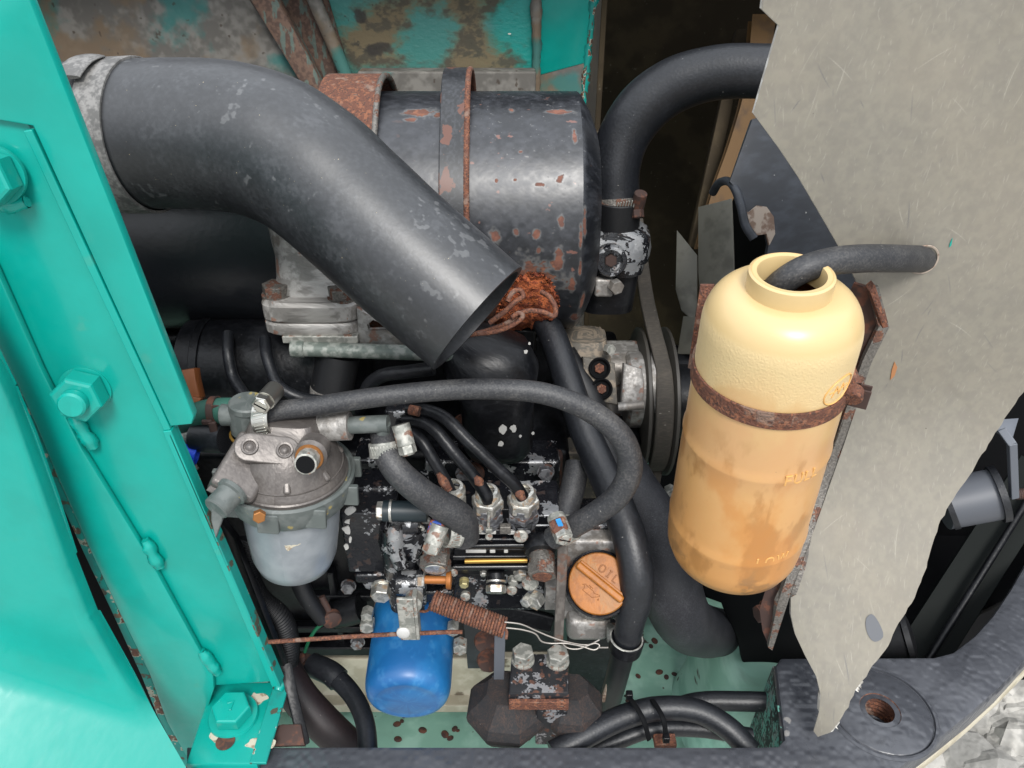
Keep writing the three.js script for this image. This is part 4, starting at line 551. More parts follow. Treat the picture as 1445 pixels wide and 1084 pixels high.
// ---------------------------------------------------------------- engine block and the dark manifold behind the fuel hose
{
  const t = thing('engine_block', 'black painted engine block in the dark behind the injection pump', 'engine block');
  part(t, 'crankcase', [vbox(300, 800, 640, 925, -0.625, 0.3, 0.01), vbox(430, 900, 620, 760, -0.66, 0.25, 0.01)], M.black);
  part(t, 'cylinder_head', vbox(240, 800, 470, 640, -0.74, 0.2, 0.012), M.black);
  part(t, 'head_casting', [vbox(600, 790, 652, 700, -0.61, 0.04, 0.004), vbox(560, 604, 690, 730, -0.54, 0.03, 0.004), vbox(500, 556, 650, 690, -0.58, 0.04, 0.004)], M.chip, 'chipped black casting behind the pump');
  part(t, 'block_rib', [vbox(420, 640, 842, 850, -0.61, 0.012, 0.002), vbox(400, 640, 886, 894, -0.61, 0.012, 0.002), vbox(470, 480, 810, 925, -0.612, 0.012, 0.002), vbox(410, 640, 915, 926, -0.605, 0.02, 0.002), roughen(rod(PZ(470, 868, -0.6), PZ(510, 858, -0.6), 0.016, 20), 0.001, 30)], M.black);
  for (const [x, y] of [[492, 826], [505, 905], [452, 858], [655, 865], [612, 700], [655, 668], [770, 665], [530, 668], [575, 702]]) part(t, 'bolt', [ngon(PZ(x, y, y < 750 ? -0.585 : -0.608), V(0, 0.15, 1), 0.013, 0.008, 6, rnd()), lathe([[0, 0], [0.0085, 0], [0.0085, 0.0015], [0, 0.0015]], PZ(x, y, y < 750 ? -0.585 : -0.608), V(0, 0.15, 1), 20)], M.zincDark);
  part(t, 'side_cover', polyZ([[610, 925], [700, 925], [700, 870], [640, 860], [610, 890]], -0.575, 0.05, 0.004), M.black);
  part(t, 'floor_shade_plate', polyZ([[802, 900], [884, 900], [868, 965], [850, 1010], [802, 1010]], -0.6, 0.03, 0.002), M.black);  // black sheet added as shade in front of the pale floor
  part(t, 'gusset', vbox(792, 852, 640, 745, -0.63, 0.03, 0.004), M.dirtyAlu);
  part(t, 'gusset_edge', vbox(782, 793, 645, 735, -0.62, 0.04, 0.003), M.rustDark);
  for (const [x, y] of [[667, 668], [655, 600], [686, 905], [690, 932]]) part(t, 'core_plug', lathe([[0, 0.002], [0.008, 0.002], [0.0105, 0.004], [0.012, 0]], P(x, y, y > 800 ? 0.742 : 0.77), V(0, 0.3, 1)), M.rustDark);
  for (const [x, y, a] of [[520, 875, 0.012], [650, 905, 0.012], [520, 860, 0.01], [640, 880, 0.01], [945, 690, 0.012], [930, 700, 0.01]]) part(t, 'bolt', ngon(P(x, y, x > 900 ? 0.84 : 0.735), V(0, 0.1, 1), a, 0.012), M.zincDull);
}
{
  const t = thing('intake_manifold', 'rounded black manifold tank with a few white paint chips below the fuel hose', 'manifold'), c = P(702, 560, 0.72);
  part(t, 'tank', loft([{ c: c.clone().add(V(0, -0.068, 0)), a: 0.02, b: 0.012, n: 3 }, { c: c.clone().add(V(0, -0.064, 0)), a: 0.028, b: 0.02, n: 3 }, { c: c.clone().add(V(0, -0.052, 0)), a: 0.0335, b: 0.027, n: 3 }, { c: c.clone().add(V(0, 0, 0)), a: 0.0345, b: 0.029, n: 3 }, { c: c.clone().add(V(-0.006, 0.035, 0)), a: 0.044, b: 0.036, n: 2.4 }, { c: c.clone().add(V(-0.012, 0.055, -0.004)), a: 0.04, b: 0.03, n: 2.2 }, { c: c.clone().add(V(-0.014, 0.066, -0.008)), a: 0.02, b: 0.016 }, { c: c.clone().add(V(-0.014, 0.0675, -0.008)), a: 0.005, b: 0.004 }], 56), M.black);
  part(t, 'corner_plate', vbox(686, 756, 466, 500, -0.69, 0.03, 0.003), M.black);
  const chip = M.paintChip = plain(0xb5b4b0, 0.6);
  for (const [x, y, s] of [[709, 607, 6], [725, 605, 5], [734, 616, 2], [707, 627, 4], [742, 497, 3], [747, 485, 2], [752, 612, 2]]) part(t, 'paint_chip', (() => { const pts = Array.from({ length: 12 }, (_, i) => [x + Math.cos(i * 0.5236) * s * (0.6 + 0.6 * rnd()), y + Math.sin(i * 0.5236) * s * (0.7 + 0.6 * rnd())]); return polyZ(pts, c.z + 0.0296, 0.0008, 0); })(), chip);
}
{
  const t = thing('inlet_pipe', 'dark pipe with a pale metal collar standing above the fuel filter', 'pipe');
  part(t, 'pipe', tube(pathP([[478, 500, 0.7], [472, 530, 0.705], [466, 560, 0.71]]), 0.0195, { seg: 28 }), M.hoseDark);
  part(t, 'collar', tube(pathP([[467, 548, 0.704], [464, 575, 0.712]]), 0.0185, { seg: 28 }), M.alu);
}
{
  const t = thing('black_pipe', 'glossy black pipe curving across the dark behind the fuel hose', 'pipe');
  part(t, 'pipe', tube(pathP([[612, 520, 0.66], [575, 525, 0.665], [540, 530, 0.67], [520, 545, 0.68], [515, 570, 0.69]]), 0.0062, { seg: 14 }), M.black);
}
{
  const t = thing('breather_drum', 'large glossy black drum lying in shadow under the air cleaner', 'drum');
  part(t, 'drum', lathe([[0, 0], [0.04, 0], [0.048, 0.006], [0.049, 0.02], [0.049, 0.17], [0.04, 0.176], [0, 0.178]], P(265, 520, 0.76), V(1, 0, 0), 48), M.black);
  part(t, 'rim', ring(P(300, 520, 0.76), V(1, 0, 0), 0.049, 0.008, 0.002), M.black);
}
for (const [pts, l] of [[[[322, 470, 0.71], [322, 500, 0.7], [328, 530, 0.7], [345, 558, 0.69], [360, 585, 0.68]], 'thin black tube bending down behind the green hose'], [[[374, 478, 0.7], [376, 500, 0.69], [384, 525, 0.685], [394, 545, 0.68], [420, 560, 0.68], [455, 566, 0.69]], 'thin black tube curving behind the shiny hose clamp']]) part(thing('thin_tube', l, 'tube'), 'tube', tube(pathP(pts), 0.0052, { seg: 12 }), M.hoseSmooth);
{
  const t = thing('plastic_clip', 'brown plastic clip beside the teal post above the green hose', 'clip');
  part(t, 'clip_body', polyD([[255, 522, 0.66], [274, 519, 0.66], [276, 535, 0.66], [282, 560, 0.66], [272, 570, 0.66], [262, 560, 0.66], [254, 545, 0.66]], 0.014, 0.002), M.brownClip); part(t, 'clip_tab', polyD([[262, 558, 0.655], [284, 562, 0.655], [280, 570, 0.655], [262, 572, 0.655]], 0.006, 0.001), M.brownClip);
}
// ---------------------------------------------------------------- fuel filter with glass bowl
{
  const t = thing('fuel_filter', 'metal fuel filter with a cloudy blue bowl and grey lock ring beside the teal post', 'fuel filter');
  const c = P(408, 668, 0.6), ax = V(0.10, 1, 0.02).normalize(), up = ax, at = (h) => c.clone().addScaledVector(ax, h), sx = V(1, 0, 0).addScaledVector(ax, -ax.x).normalize(), sz = sx.clone().cross(ax);
  const on = (x, y, h) => c.clone().addScaledVector(sx, x).addScaledVector(sz, y).addScaledVector(ax, h);
  part(t, 'bowl', lathe([[0, -0.104], [0.012, -0.1035], [0.024, -0.1], [0.031, -0.093], [0.0345, -0.082], [0.0365, -0.06], [0.0385, -0.03], [0.0395, -0.012], [0.036, -0.011], [0.034, -0.06], [0.03, -0.088], [0.02, -0.097], [0, -0.1]], c, ax, 56), M.bowl, 'cloudy blue fuel bowl');
  part(t, 'residue_patch', sheet(spline([[401, 766], [408, 758], [418, 760], [428, 756], [424, 768], [414, 772], [406, 778]], 3), (x, y) => { const d = ray(x, y), o = EYE.clone().sub(at(-0.05)), A = d.lengthSq() - d.dot(ax) ** 2, B = d.dot(o) - d.dot(ax) * o.dot(ax), C = o.lengthSq() - o.dot(ax) ** 2 - 0.0378 ** 2; return EYE.clone().addScaledVector(d, (-B - Math.sqrt(Math.max(0, B * B - A * C))) / A); }, 0.0006, 1)[0], M.primer, 'pale dried patch on the bowl');
  const rg = part(t, 'lock_ring', lathe([[0.04, -0.018], [0.0455, -0.018], [0.0475, -0.015], [0.0505, -0.002], [0.0505, 0.004], [0.0485, 0.0055], [0.047, 0.003], [0.0445, 0.003], [0.0445, 0.006], [0.04, 0.006]], c, ax, 72, 0.4), M.greyPlastic, 'grey plastic lock ring');
  for (let i = 0; i < 9; i++) { const a = i / 9 * 2 * Math.PI + 0.25, d = sx.clone().multiplyScalar(Math.cos(a)).addScaledVector(sz, Math.sin(a)); const tang = ax.clone().cross(d); part(rg, 'grip', box(c.clone().addScaledVector(d, 0.0492).addScaledVector(ax, -0.0065), 0.016, 0.018, 0.005, 0.0012, new THREE.Quaternion().setFromRotationMatrix(new THREE.Matrix4().makeBasis(tang, ax, d.clone().negate()))), M.greyPlastic); }
  part(t, 'head', lathe([[0, 0.044], [0.012, 0.044], [0.02, 0.042], [0.028, 0.037], [0.036, 0.026], [0.0405, 0.015], [0.0425, 0.011], [0.0432, 0.0095], [0.0438, 0.0085], [0.0442, 0.0065], [0.0452, 0.0055], [0.0452, 0.0]], c, ax, 64, 0.5), M.aluDark, 'die cast dark metal head');
  part(t, 'head_step', loft([{ c: on(-0.002, -0.004, 0.02), ux: sx, uz: sz, a: 0.03, b: 0.026, n: 4 }, { c: on(-0.002, -0.004, 0.042), ux: sx, uz: sz, a: 0.027, b: 0.02, n: 4 }, { c: on(-0.002, -0.006, 0.05), ux: sx, uz: sz, a: 0.023, b: 0.014, n: 4 }], 48), M.aluDark);
  for (const [a0, l] of [[0.55, 0.03], [1.35, 0.03], [2.3, 0.028], [-0.35, 0.03]]) { const dd = sx.clone().multiplyScalar(Math.cos(a0)).addScaledVector(sz, Math.sin(a0)); part(t, 'head_rib', bar(at(0.044).addScaledVector(dd, 0.012), at(0.014).addScaledVector(dd, 0.041), 0.0055, 0.006, ax, 0.002), M.aluDark); }
  for (const h of [0.0125, 0.0165]) part(t, 'head_step_ring', lathe([[0.038, h], [0.0415 - (h - 0.0125) * 0.7, h - 0.0004], [0.0418 - (h - 0.0125) * 0.7, h + 0.0012], [0.038, h + 0.002]], c, ax, 64, 0.6), M.aluDark);
  // embossed double eye plate
  const pc = P(377, 633, 0.556), pd = toEye(pc).addScaledVector(up, 0.35).normalize(), pl = part(t, 'eye_plate', (() => { const s = new THREE.Shape(); const r = 0.0105, L = 0.0125; s.absarc(L, 0, r, -Math.PI / 2, Math.PI / 2); s.absarc(-L, 0, r, Math.PI / 2, Math.PI * 1.5); s.closePath(); const g = new THREE.ExtrudeGeometry(s, { depth: 0.006, bevelEnabled: true, bevelSize: 0.0012, bevelThickness: 0.0012, bevelSegments: 3, bevelOffset: -0.0012, curveSegments: 16 }); const z = pd, x = V(1, -0.07, 0).addScaledVector(z, -V(1, -0.07, 0).dot(z)).normalize(), y = z.clone().cross(x); g.translate(0, 0, -0.008); g.applyMatrix4(new THREE.Matrix4().makeBasis(x, y, z).setPosition(pc)); return boxUV(creased(g, 0.5)); })(), M.aluDark);
  for (const s of [-1, 1]) part(pl, 'eye', lathe([[0.0062, 0], [0.0058, 0.0012], [0.0045, 0.001], [0.0038, -0.0006], [0.0028, -0.0004], [0.002, 0.0008], [0, 0.001]], pc.clone().addScaledVector(V(1, -0.07, 0).addScaledVector(pd, -V(1, -0.07, 0).dot(pd)).normalize(), s * 0.0122), pd, 30, 0.9), M.aluDark);
  // bleed plug
  const bo = P(437, 645, 0.552), bd = toEye(P(437, 645, 0.552)).addScaledVector(UPV, -0.42).add(V(-0.24, 0, 0)).normalize(); const plug = part(t, 'bleed_plug', [ngon(bo.clone().addScaledVector(bd, 0.001), bd, 0.016, 0.012, 12, 0, 0.001)], M.zincDull, 'bolt with worn black face'); part(plug, 'washer', lathe([[0.007, 0], [0.0098, 0], [0.0102, 0.001], [0.0098, 0.002], [0.007, 0.002]], bo, bd, 36), M.copper); part(plug, 'worn_face', lathe([[0, 0.0137], [0.0066, 0.0137], [0.0067, 0.013], [0, 0.013]], bo, bd, 24), M.bayBlack); part(plug, 'boss', cyl(bo.clone().addScaledVector(bd, -0.02), bd, 0.012, 0.02, { b: 0.003 }), M.aluDark);
  // valve block and lever on the left
  part(t, 'valve_block', [bar(P(366, 628, 0.585), P(322, 702, 0.563), 0.034, 0.034, toEye(P(340, 670, 0.57)), 0.004), ], M.aluDark, 'square valve block');
  const lv = P(331, 690, 0.548), ld = P(306, 716, 0.542).sub(P(336, 684, 0.556)).normalize(); const lev = part(t, 'valve_lever', [cyl(lv, ld, 0.0095, 0.02, { b: 0.001 }), lathe([[0.0095, 0], [0.0115, 0.001], [0.0115, 0.004], [0.0095, 0.005]], lv, ld)], M.greyPlastic, 'grey plastic tap lever');
  part(lev, 'lever_blade', polyD([[298, 706, 0.535], [318, 708, 0.535], [313, 735, 0.54], [304, 760, 0.545], [297, 735, 0.54]], 0.004, 0.0012), M.greyPlastic); part(lev, 'cover_plate', polyD([[290, 692, 0.553], [306, 672, 0.556], [338, 690, 0.556], [345, 702, 0.553], [330, 706, 0.551], [308, 700, 0.551]], 0.003, 0.001), M.aluDark);
  for (const [x, y] of [[304, 674], [337, 693]]) part(t, 'screw', cyl(P(x, y, 0.553), toEye(P(x, y, 0.55)), 0.002, 0.003), M.zinc);
  // inlet fitting
  const fi = part(t, 'inlet_fitting', [cyl(P(350, 608, 0.592), up, 0.0125, 0.026, { b: 0.001 }), cyl(P(350, 576, 0.58), up, 0.0138, 0.0065, { b: 0.0012 }), cyl(P(350, 585, 0.583), V(-1, -0.02, 0), 0.0085, 0.02)], M.greyPlastic, 'grey plastic inlet elbow'); part(fi, 'gasket', ring(P(351, 612, 0.594), up, 0.0128, 0.0022, 0.0015), M.brass);
  const fo = part(t, 'outlet_boss', [rod(P(450, 603, 0.59), P(494, 601, 0.588), 0.011, 28), rod(P(424, 606, 0.592), P(455, 604, 0.59), 0.0125, 28)], M.alu, 'outlet boss'); part(fo, 'outlet_elbow', [rod(P(492, 600, 0.588), P(548, 598, 0.585), 0.0068, 24), rod(P(541, 598, 0.585), P(541, 622, 0.594), 0.0055, 20)], M.greyPlastic);
  part(t, 'brass_nut', ngon(P(366, 726, 0.545), V(0.3, 0.3, 1), 0.008, 0.006), M.copper);
}
{
  const t = thing('green_hose', 'short green fuel hose with a spring clip entering the fuel filter', 'hose');
  part(t, 'hose', tube(pathP([[225, 640, 0.63], [250, 605, 0.61], [270, 590, 0.602], [300, 581, 0.596], [336, 580, 0.588]]), 0.0103, { seg: 26 }), M.green);
  const k = part(t, 'spring_clip', [ring(P(304, 580, 0.594), V(1, 0.1, 0.05), 0.0104, 0.0055, 0.0011), box(P(301, 604, 0.585), 0.006, 0.011, 0.003, 0.001), box(P(292, 596, 0.583), 0.008, 0.004, 0.003, 0.001), box(P(309, 575, 0.584), 0.012, 0.004, 0.0015, 0.0006)], M.rustDark);
}
{
  const t = thing('shutoff_knob', 'black rubber capped shutoff end below the green hose', 'cap');
  part(t, 'cap', rod(P(276, 617, 0.6), P(318, 619, 0.594), 0.0115, 28), M.hoseSmooth); part(t, 'pin', rod(P(252, 622, 0.606), P(278, 618, 0.601), 0.0075, 20), M.zincDull);
  const b = part(t, 'connector', rod(P(258, 648, 0.6), P(270, 667, 0.6), 0.0065, 18), M.zincDull); part(b, 'blue_tape', ring(P(265, 641, 0.597), V(1, -0.25, 0), 0.0062, 0.014, 0.0014), M.blueTape);
}
// worm drive clamp with a screw housing
function wormClamp(parent, o, dir, r, w, m, screwAt, screwDir, label, sr = 0.0055) {
  const k = part(parent, 'hose_clamp', ring(o, dir, r, w, 0.0014, 56), m, label);
  const d = dir.clone().normalize(), e = toEye(o), f = e.clone().addScaledVector(d, -e.dot(d)).normalize(), s = f.clone().cross(d);
  const n = 11; for (let i = 0; i < n; i++) { const a = mix(-0.95, 0.95, i / (n - 1)), q = f.clone().multiplyScalar(Math.cos(a)).addScaledVector(s, Math.sin(a)); part(k, 'band_tooth', box(o.clone().addScaledVector(q, r + 0.0015), w * 0.66, 0.0011, 0.0012, 0.0003, new THREE.Quaternion().setFromRotationMatrix(new THREE.Matrix4().makeBasis(d.clone().addScaledVector(s.clone().multiplyScalar(Math.cos(a)).addScaledVector(f, -Math.sin(a)), 0.35).normalize(), s.clone().multiplyScalar(Math.cos(a)).addScaledVector(f, -Math.sin(a)), q))), m); }
  if (screwAt) { const h = part(k, 'screw_housing', rod(screwAt.clone().addScaledVector(screwDir, -0.016), screwAt, sr * 1.25, 20), m); part(k, 'clamp_screw', [ngon(screwAt, screwDir, sr * 2.1, 0.007, 6, 0.2), cyl(screwAt.clone().addScaledVector(screwDir, 0.0066), screwDir, sr * 0.9, 0.0014)], m); part(k, 'screw_slot', box(screwAt.clone().addScaledVector(screwDir, 0.0078), sr * 1.7, 0.0012, 0.0009, 0.0002, beamQ(V(1, -0.5, 0).addScaledVector(screwDir, -V(1, -0.5, 0).dot(screwDir)), screwDir)), M.bayBlack); }
  return k;
}
{
  const t = thing('fuel_hose', 'long black fuel hose arching over the pump from the filter clamp', 'hose');
  part(t, 'hose', tube(pathP([[362, 592, 0.574], [390, 581, 0.573], [440, 574, 0.572], [520, 562, 0.57], [600, 553, 0.57], [690, 549, 0.563], [770, 556, 0.562], [838, 583, 0.566], [880, 622, 0.572], [889, 662, 0.58], [873, 698, 0.59], [840, 725, 0.602], [800, 748, 0.618], [780, 760, 0.628]]), [13.8, 13.8, 14, 14.2, 14.6, 15, 15.5, 16.5, 17.5, 18, 17.6, 16.6, 16.2, 16.2].map((p, i) => p * [0.574, 0.573, 0.572, 0.57, 0.57, 0.563, 0.562, 0.566, 0.572, 0.58, 0.59, 0.602, 0.618, 0.628][i] / FOCAL), { seg: 26, per: 8 }), M.hose);
  wormClamp(t, P(377, 590, 0.5735), V(1, 0.12, 0.1), 0.0125, 0.0125, M.chromeDull = plain(0xc4c2ba, 0.28, 0.95), P(374, 566, 0.553), P(360, 580, 0.54).sub(P(384, 553, 0.562)).normalize(), 'shiny worm drive clamp', 0.0058);
  wormClamp(t, P(800, 748, 0.618), P(775, 762, 0.63).sub(P(830, 730, 0.605)), 0.0096, 0.012, M.zincDull, P(793, 752, 0.598), P(796, 765, 0.59).sub(P(786, 738, 0.605)).normalize(), 'rusty worm drive clamp', 0.006);
  part(t.children[2], 'rust_block', [bar(P(784, 732, 0.6), P(793, 752, 0.598), 0.0125, 0.013, toEye(P(790, 745, 0.6)), 0.003)], M.rust); part(t.children[2], 'blue_paint', box(P(790, 739, 0.592), 0.004, 0.01, 0.0015, 0.0005, new THREE.Quaternion().setFromAxisAngle(V(0, 0, 1), 0.35)), plain(0x2a86c4, 0.6));
}
{
  const t = thing('return_hose', 'short thick black hose curving down from the filter outlet to the pump', 'hose');
  part(t, 'hose', tube(pathP([[541, 612, 0.598], [546, 640, 0.588], [560, 664, 0.585], [588, 690, 0.59], [615, 709, 0.6], [640, 724, 0.61], [652, 736, 0.62], [655, 758, 0.634]]), [0.0102, 0.0103, 0.0106, 0.011, 0.0115, 0.0122, 0.0125, 0.0125], { seg: 28 }), M.hose);
  const k = wormClamp(t, P(543, 634, 0.59), V(0.12, -0.85, 0.5), 0.0106, 0.0115, M.zincDull, P(573, 628, 0.581), V(0.3, -1, 0.55).normalize(), 'toothed band clamp', 0.0055);
  part(k, 'rust_block', [bar(P(565, 603, 0.583), P(574, 622, 0.581), 0.0125, 0.012, toEye(P(570, 610, 0.586)), 0.003)], M.rust);
  const k2 = wormClamp(t, P(638, 752, 0.622), V(-0.5, 0.2, 0.2), 0.0105, 0.012, M.zincDull, P(611, 768, 0.606), V(-0.35, -0.75, 0.55).normalize(), 'grey band clamp with a blue rusty screw', 0.0058);
  part(k2, 'blue_block', bar(P(618, 735, 0.612), P(612, 758, 0.608), 0.0125, 0.012, toEye(P(615, 745, 0.61)), 0.003), surf({ size: 512, period: 0.03, lite: true }, (u, v) => [mix3(hex3(0x2b4fa0), hex3(0x7a4434), sm(0, 0.3, nz(N1, u, v))), 0.7, 0, 0.5]));
}
// ---------------------------------------------------------------- injector pipes, one thing each
[[[[560, 602, 0.65], [580, 610, 0.645], [596, 624, 0.64], [612, 650, 0.64], [630, 682, 0.645], [640, 704, 0.65]], 'shortest injector pipe, nearest the fuel filter, with a long rust streak', [640, 706], [[0, 1, 3], [618, 668, 634, 692]]],
  [[[570, 593, 0.645], [592, 594, 0.64], [612, 605, 0.635], [640, 638, 0.632], [668, 672, 0.636], [686, 698, 0.64], [688, 706, 0.645]], 'middle injector pipe with rust patches near its nut', [688, 712], [[0, 1, 3], [670, 672, 680, 686]]],
  [[[575, 578, 0.645], [605, 580, 0.638], [628, 590, 0.632], [660, 622, 0.628], [700, 660, 0.63], [726, 684, 0.634], [738, 702, 0.64]], 'longest injector pipe, nearest the coolant bottle', [738, 712], [[0, 1, 3], [728, 688, 738, 704]]]].forEach(([pts, label, nut, [, rs]], i) => {
  const t = thing('injector_pipe', label, 'pipe', 'injector pipes'); part(t, 'pipe', tube(pathP(pts), i ? 0.0054 : 0.005, { seg: 20 }), M.black);
  const o = P(nut[0], nut[1] + 4, 0.66), d = V(0.02, 1, 0.14).normalize(), k = i ? 1 : 0.8;
  const a = P(rs[0], rs[1], 0.632), b = P(rs[2], rs[3], 0.636); part(t, 'rust_patch', tube([a, a.clone().lerp(b, 0.5), b].map((p) => { return p; }), [0.002, 0.0042, 0.003], { seg: 10 }), M.rust);
  const n = part(t, 'union_nut', [lathe([[0.006, 0.022], [0.0085, 0.0215], [0.0105, 0.018], [0.0108, 0.013]], o, d, 30), ngon(o.clone().addScaledVector(d, 0.0), d, 0.0235 * k, 0.0125, 6, 0.35, 0.0018)], M.zinc, 'worn hex union nut');
  part(t, 'valve_holder', [ngon(o.clone().addScaledVector(d, -0.0105), d, 0.0245 * k, 0.0085, 6, 0.1, 0.001), cyl(o.clone().addScaledVector(d, -0.02), d, 0.0125 * k, 0.026), lathe([[0.0125, -0.0118], [0.0142, -0.0118], [0.0142, -0.014], [0.0125, -0.014]], o, d)], M.zincDark);
});
{
  const t = thing('pipe_bracket', 'dark bracket with flaking paint holding the three injector pipe ends', 'bracket');
  part(t, 'block', [box(P(566, 592, 0.66), 0.022, 0.03, 0.02, 0.003), box(P(560, 582, 0.652), 0.02, 0.01, 0.012, 0.003)], M.chip); part(t, 'rust_clip', rod(P(578, 578, 0.634), P(592, 581, 0.632), 0.0042), M.rust);
}
// ---------------------------------------------------------------- injection pump
{
  const t = thing('injection_pump', 'black fuel injection pump with chipped silver paint, bolts and a brass rod', 'injection pump');
  part(t, 'pump_body', vbox(600, 792, 742, 862, -0.51, 0.06, 0.003), M.chip);
  part(t, 'top_plate', vbox(625, 790, 728, 744, -0.512, 0.05, 0.002), M.chip, 'chipped top plate');
  part(t, 'cover_plate', [vbox(485, 560, 724, 808, -0.5, 0.03, 0.002), vbox(483, 560, 690, 725, -0.528, 0.03, 0.003)], M.chipFew, 'flat black cover plate');
  const chip = [[492, 720, 9, 6], [491, 737, 5, 3], [489, 749, 8, 8], [494, 763, 4, 4], [489, 772, 5, 4]].map(([x, y, a, b]) => polyZ(spline(Array.from({ length: 7 }, (_, i) => [x + Math.cos(i * 0.9) * a * (0.35 + 0.8 * rnd()), y + Math.sin(i * 0.9) * b * (0.5 + 0.8 * rnd())]), 2), -0.4988, 0.0012, 0)); part(t, 'paint_chips', chip, M.paintChip);
  const so = part(t, 'solenoid', rod(PZ(541, 721, -0.488), PZ(603, 722, -0.488), 0.0088, 26), M.tealBlack = plain(0x1a262b, 0.45), 'small dark cylinder'); part(so, 'end_nut', [ngon(PZ(532, 721, -0.488), V(1, 0, 0), 0.0135, 0.006), ring(PZ(552, 721, -0.488), V(1, 0, 0), 0.0088, 0.0022, 0.0007)], M.zinc);
  part(t, 'arm_casting', roughen(loft([{ c: PZ(576, 850, -0.5), a: 0.016, b: 0.014, n: 3 }, { c: PZ(573, 815, -0.5), a: 0.02, b: 0.016, n: 3 }, { c: PZ(565, 790, -0.5), a: 0.014, b: 0.014, n: 3 }, { c: PZ(570, 765, -0.495), a: 0.022, b: 0.014, n: 3 }, { c: PZ(574, 738, -0.495), a: 0.022, b: 0.014, n: 3 }], 36), 0.0016, 26), M.chip, 'lumpy chipped casting');
  part(t, 'arm_casting', [roughen(tube([PZ(560, 735, -0.484), PZ(558, 770, -0.482), PZ(566, 800, -0.478)], [0.006, 0.0075, 0.006], { seg: 16 }), 0.001, 40), roughen(rod(PZ(560, 822, -0.478), PZ(598, 824, -0.478), 0.011, 24), 0.001, 40), vbox(588, 600, 812, 856, -0.472, 0.008, 0.002)], M.chipMore);
  part(t, 'lower_flange', polyZ([[505, 815], [600, 812], [600, 842], [585, 846], [540, 840], [515, 832]], -0.505, 0.03, 0.003), M.chip);
  const B = (x, y, z, af, h, m, d = V(0, -0.15, 1), lbl) => part(t, 'bolt', [ngon(PZ(x, y, z), d, af, h, 6, 0.3, 0.001), lathe([[0, 0.0005], [af * 0.62, 0.0005], [af * 0.62, -0.0015], [0, -0.0015]], PZ(x, y, z), d, 24)], m, lbl);
  B(539, 829, -0.487, 0.0155, 0.011, M.zinc); B(655, 820, -0.497, 0.007, 0.006, M.brassBolt = plain(0xbdb384, 0.4, 0.6)); B(735, 808, -0.499, 0.011, 0.006, M.zinc); B(724, 818, -0.499, 0.008, 0.005, M.zincDull); B(682, 806, -0.5, 0.005, 0.005, M.zinc);
  const big = part(t, 'bolt', [cyl(PZ(700, 806, -0.498), V(0, -0.75, 0.65), 0.0078, 0.016, { b: 0.001 })], M.black, 'black screw plug with a bright hex'); part(big, 'hex_head', [ngon(PZ(700, 826, -0.487), V(0, -0.6, 0.8), 0.0155, 0.007, 6, 0.5), lathe([[0, 0], [0.0088, 0], [0.0088, -0.0015], [0, -0.0015]], PZ(700, 822, -0.488), V(0, -0.6, 0.8))], M.zinc);
  part(t, 'rail', [rod(PZ(640, 785, -0.505), PZ(764, 785, -0.505), 0.0042, 14), rod(PZ(640, 800, -0.5), PZ(760, 800, -0.5), 0.0036, 14), rod(PZ(646, 770, -0.498), PZ(756, 769, -0.498), 0.0028, 14)], M.gloss, 'glossy black rails');
  part(t, 'linkage_plate', [polyZ([[640, 742], [668, 738], [672, 756], [648, 760]], -0.49, 0.004, 0.001), polyZ([[726, 742], [752, 740], [748, 758], [728, 758]], -0.492, 0.004, 0.001)], M.chipMore, 'chipped linkage plates');
  part(t, 'clip', [rod(PZ(690, 722, -0.49), PZ(689, 748, -0.489), 0.0014, 8), box(PZ(690, 748, -0.489), 0.006, 0.004, 0.004, 0.001)], M.zincDull);
  for (const [x, y, z, r, h] of [[668, 742, -0.492, 0.0052, 0.005], [676, 744, -0.494, 0.004, 0.004], [640, 758, -0.488, 0.005, 0.006], [690, 756, -0.49, 0.0032, 0.003], [735, 755, -0.49, 0.006, 0.004], [748, 818, -0.497, 0.0075, 0.008], [640, 806, -0.498, 0.004, 0.004], [657, 838, -0.5, 0.0045, 0.006], [722, 830, -0.5, 0.005, 0.005], [600, 735, -0.5, 0.0055, 0.006], [618, 722, -0.505, 0.006, 0.006], [592, 748, -0.49, 0.006, 0.005]]) part(t, 'screw', [cyl(PZ(x, y, z), V(0, 0.2, 1), r, h, { b: r * 0.2 })], M.zincDull);
  part(t, 'cast_rib', [roughen(rod(PZ(608, 812, -0.5), PZ(640, 812, -0.5), 0.008, 18), 0.0008, 40), vbox(592, 640, 836, 852, -0.498, 0.02, 0.003), vbox(500, 545, 812, 824, -0.498, 0.02, 0.003), roughen(rod(PZ(556, 742, -0.49), PZ(592, 740, -0.49), 0.009, 18), 0.0008, 40), roughen(rod(PZ(586, 742, -0.488), PZ(584, 786, -0.488), 0.0065, 16), 0.0009, 40)], M.chip, 'chipped casting ribs');
  part(t, 'lower_bracket', [bar(PZ(640, 846, -0.52), PZ(780, 880, -0.52), 0.018, 0.01, V(0, 0.5, 1), 0.003)], M.black); part(t, 'drilled_plate', polyZ([[654, 880], [702, 872], [700, 905], [690, 944], [660, 944]], -0.56, 0.006, 0.001), M.darkSheet);
  // long rails along the front
  part(t, 'rail', [vbox(648, 742, 748, 756, -0.496, 0.014, 0.0015), vbox(640, 758, 761, 771, -0.5, 0.012, 0.0015)], M.chip); part(t, 'rail', [vbox(655, 742, 733, 747, -0.504, 0.012, 0.0015), vbox(640, 762, 775, 786, -0.502, 0.01, 0.0015), vbox(640, 758, 800, 812, -0.5, 0.012, 0.0015)], M.black);
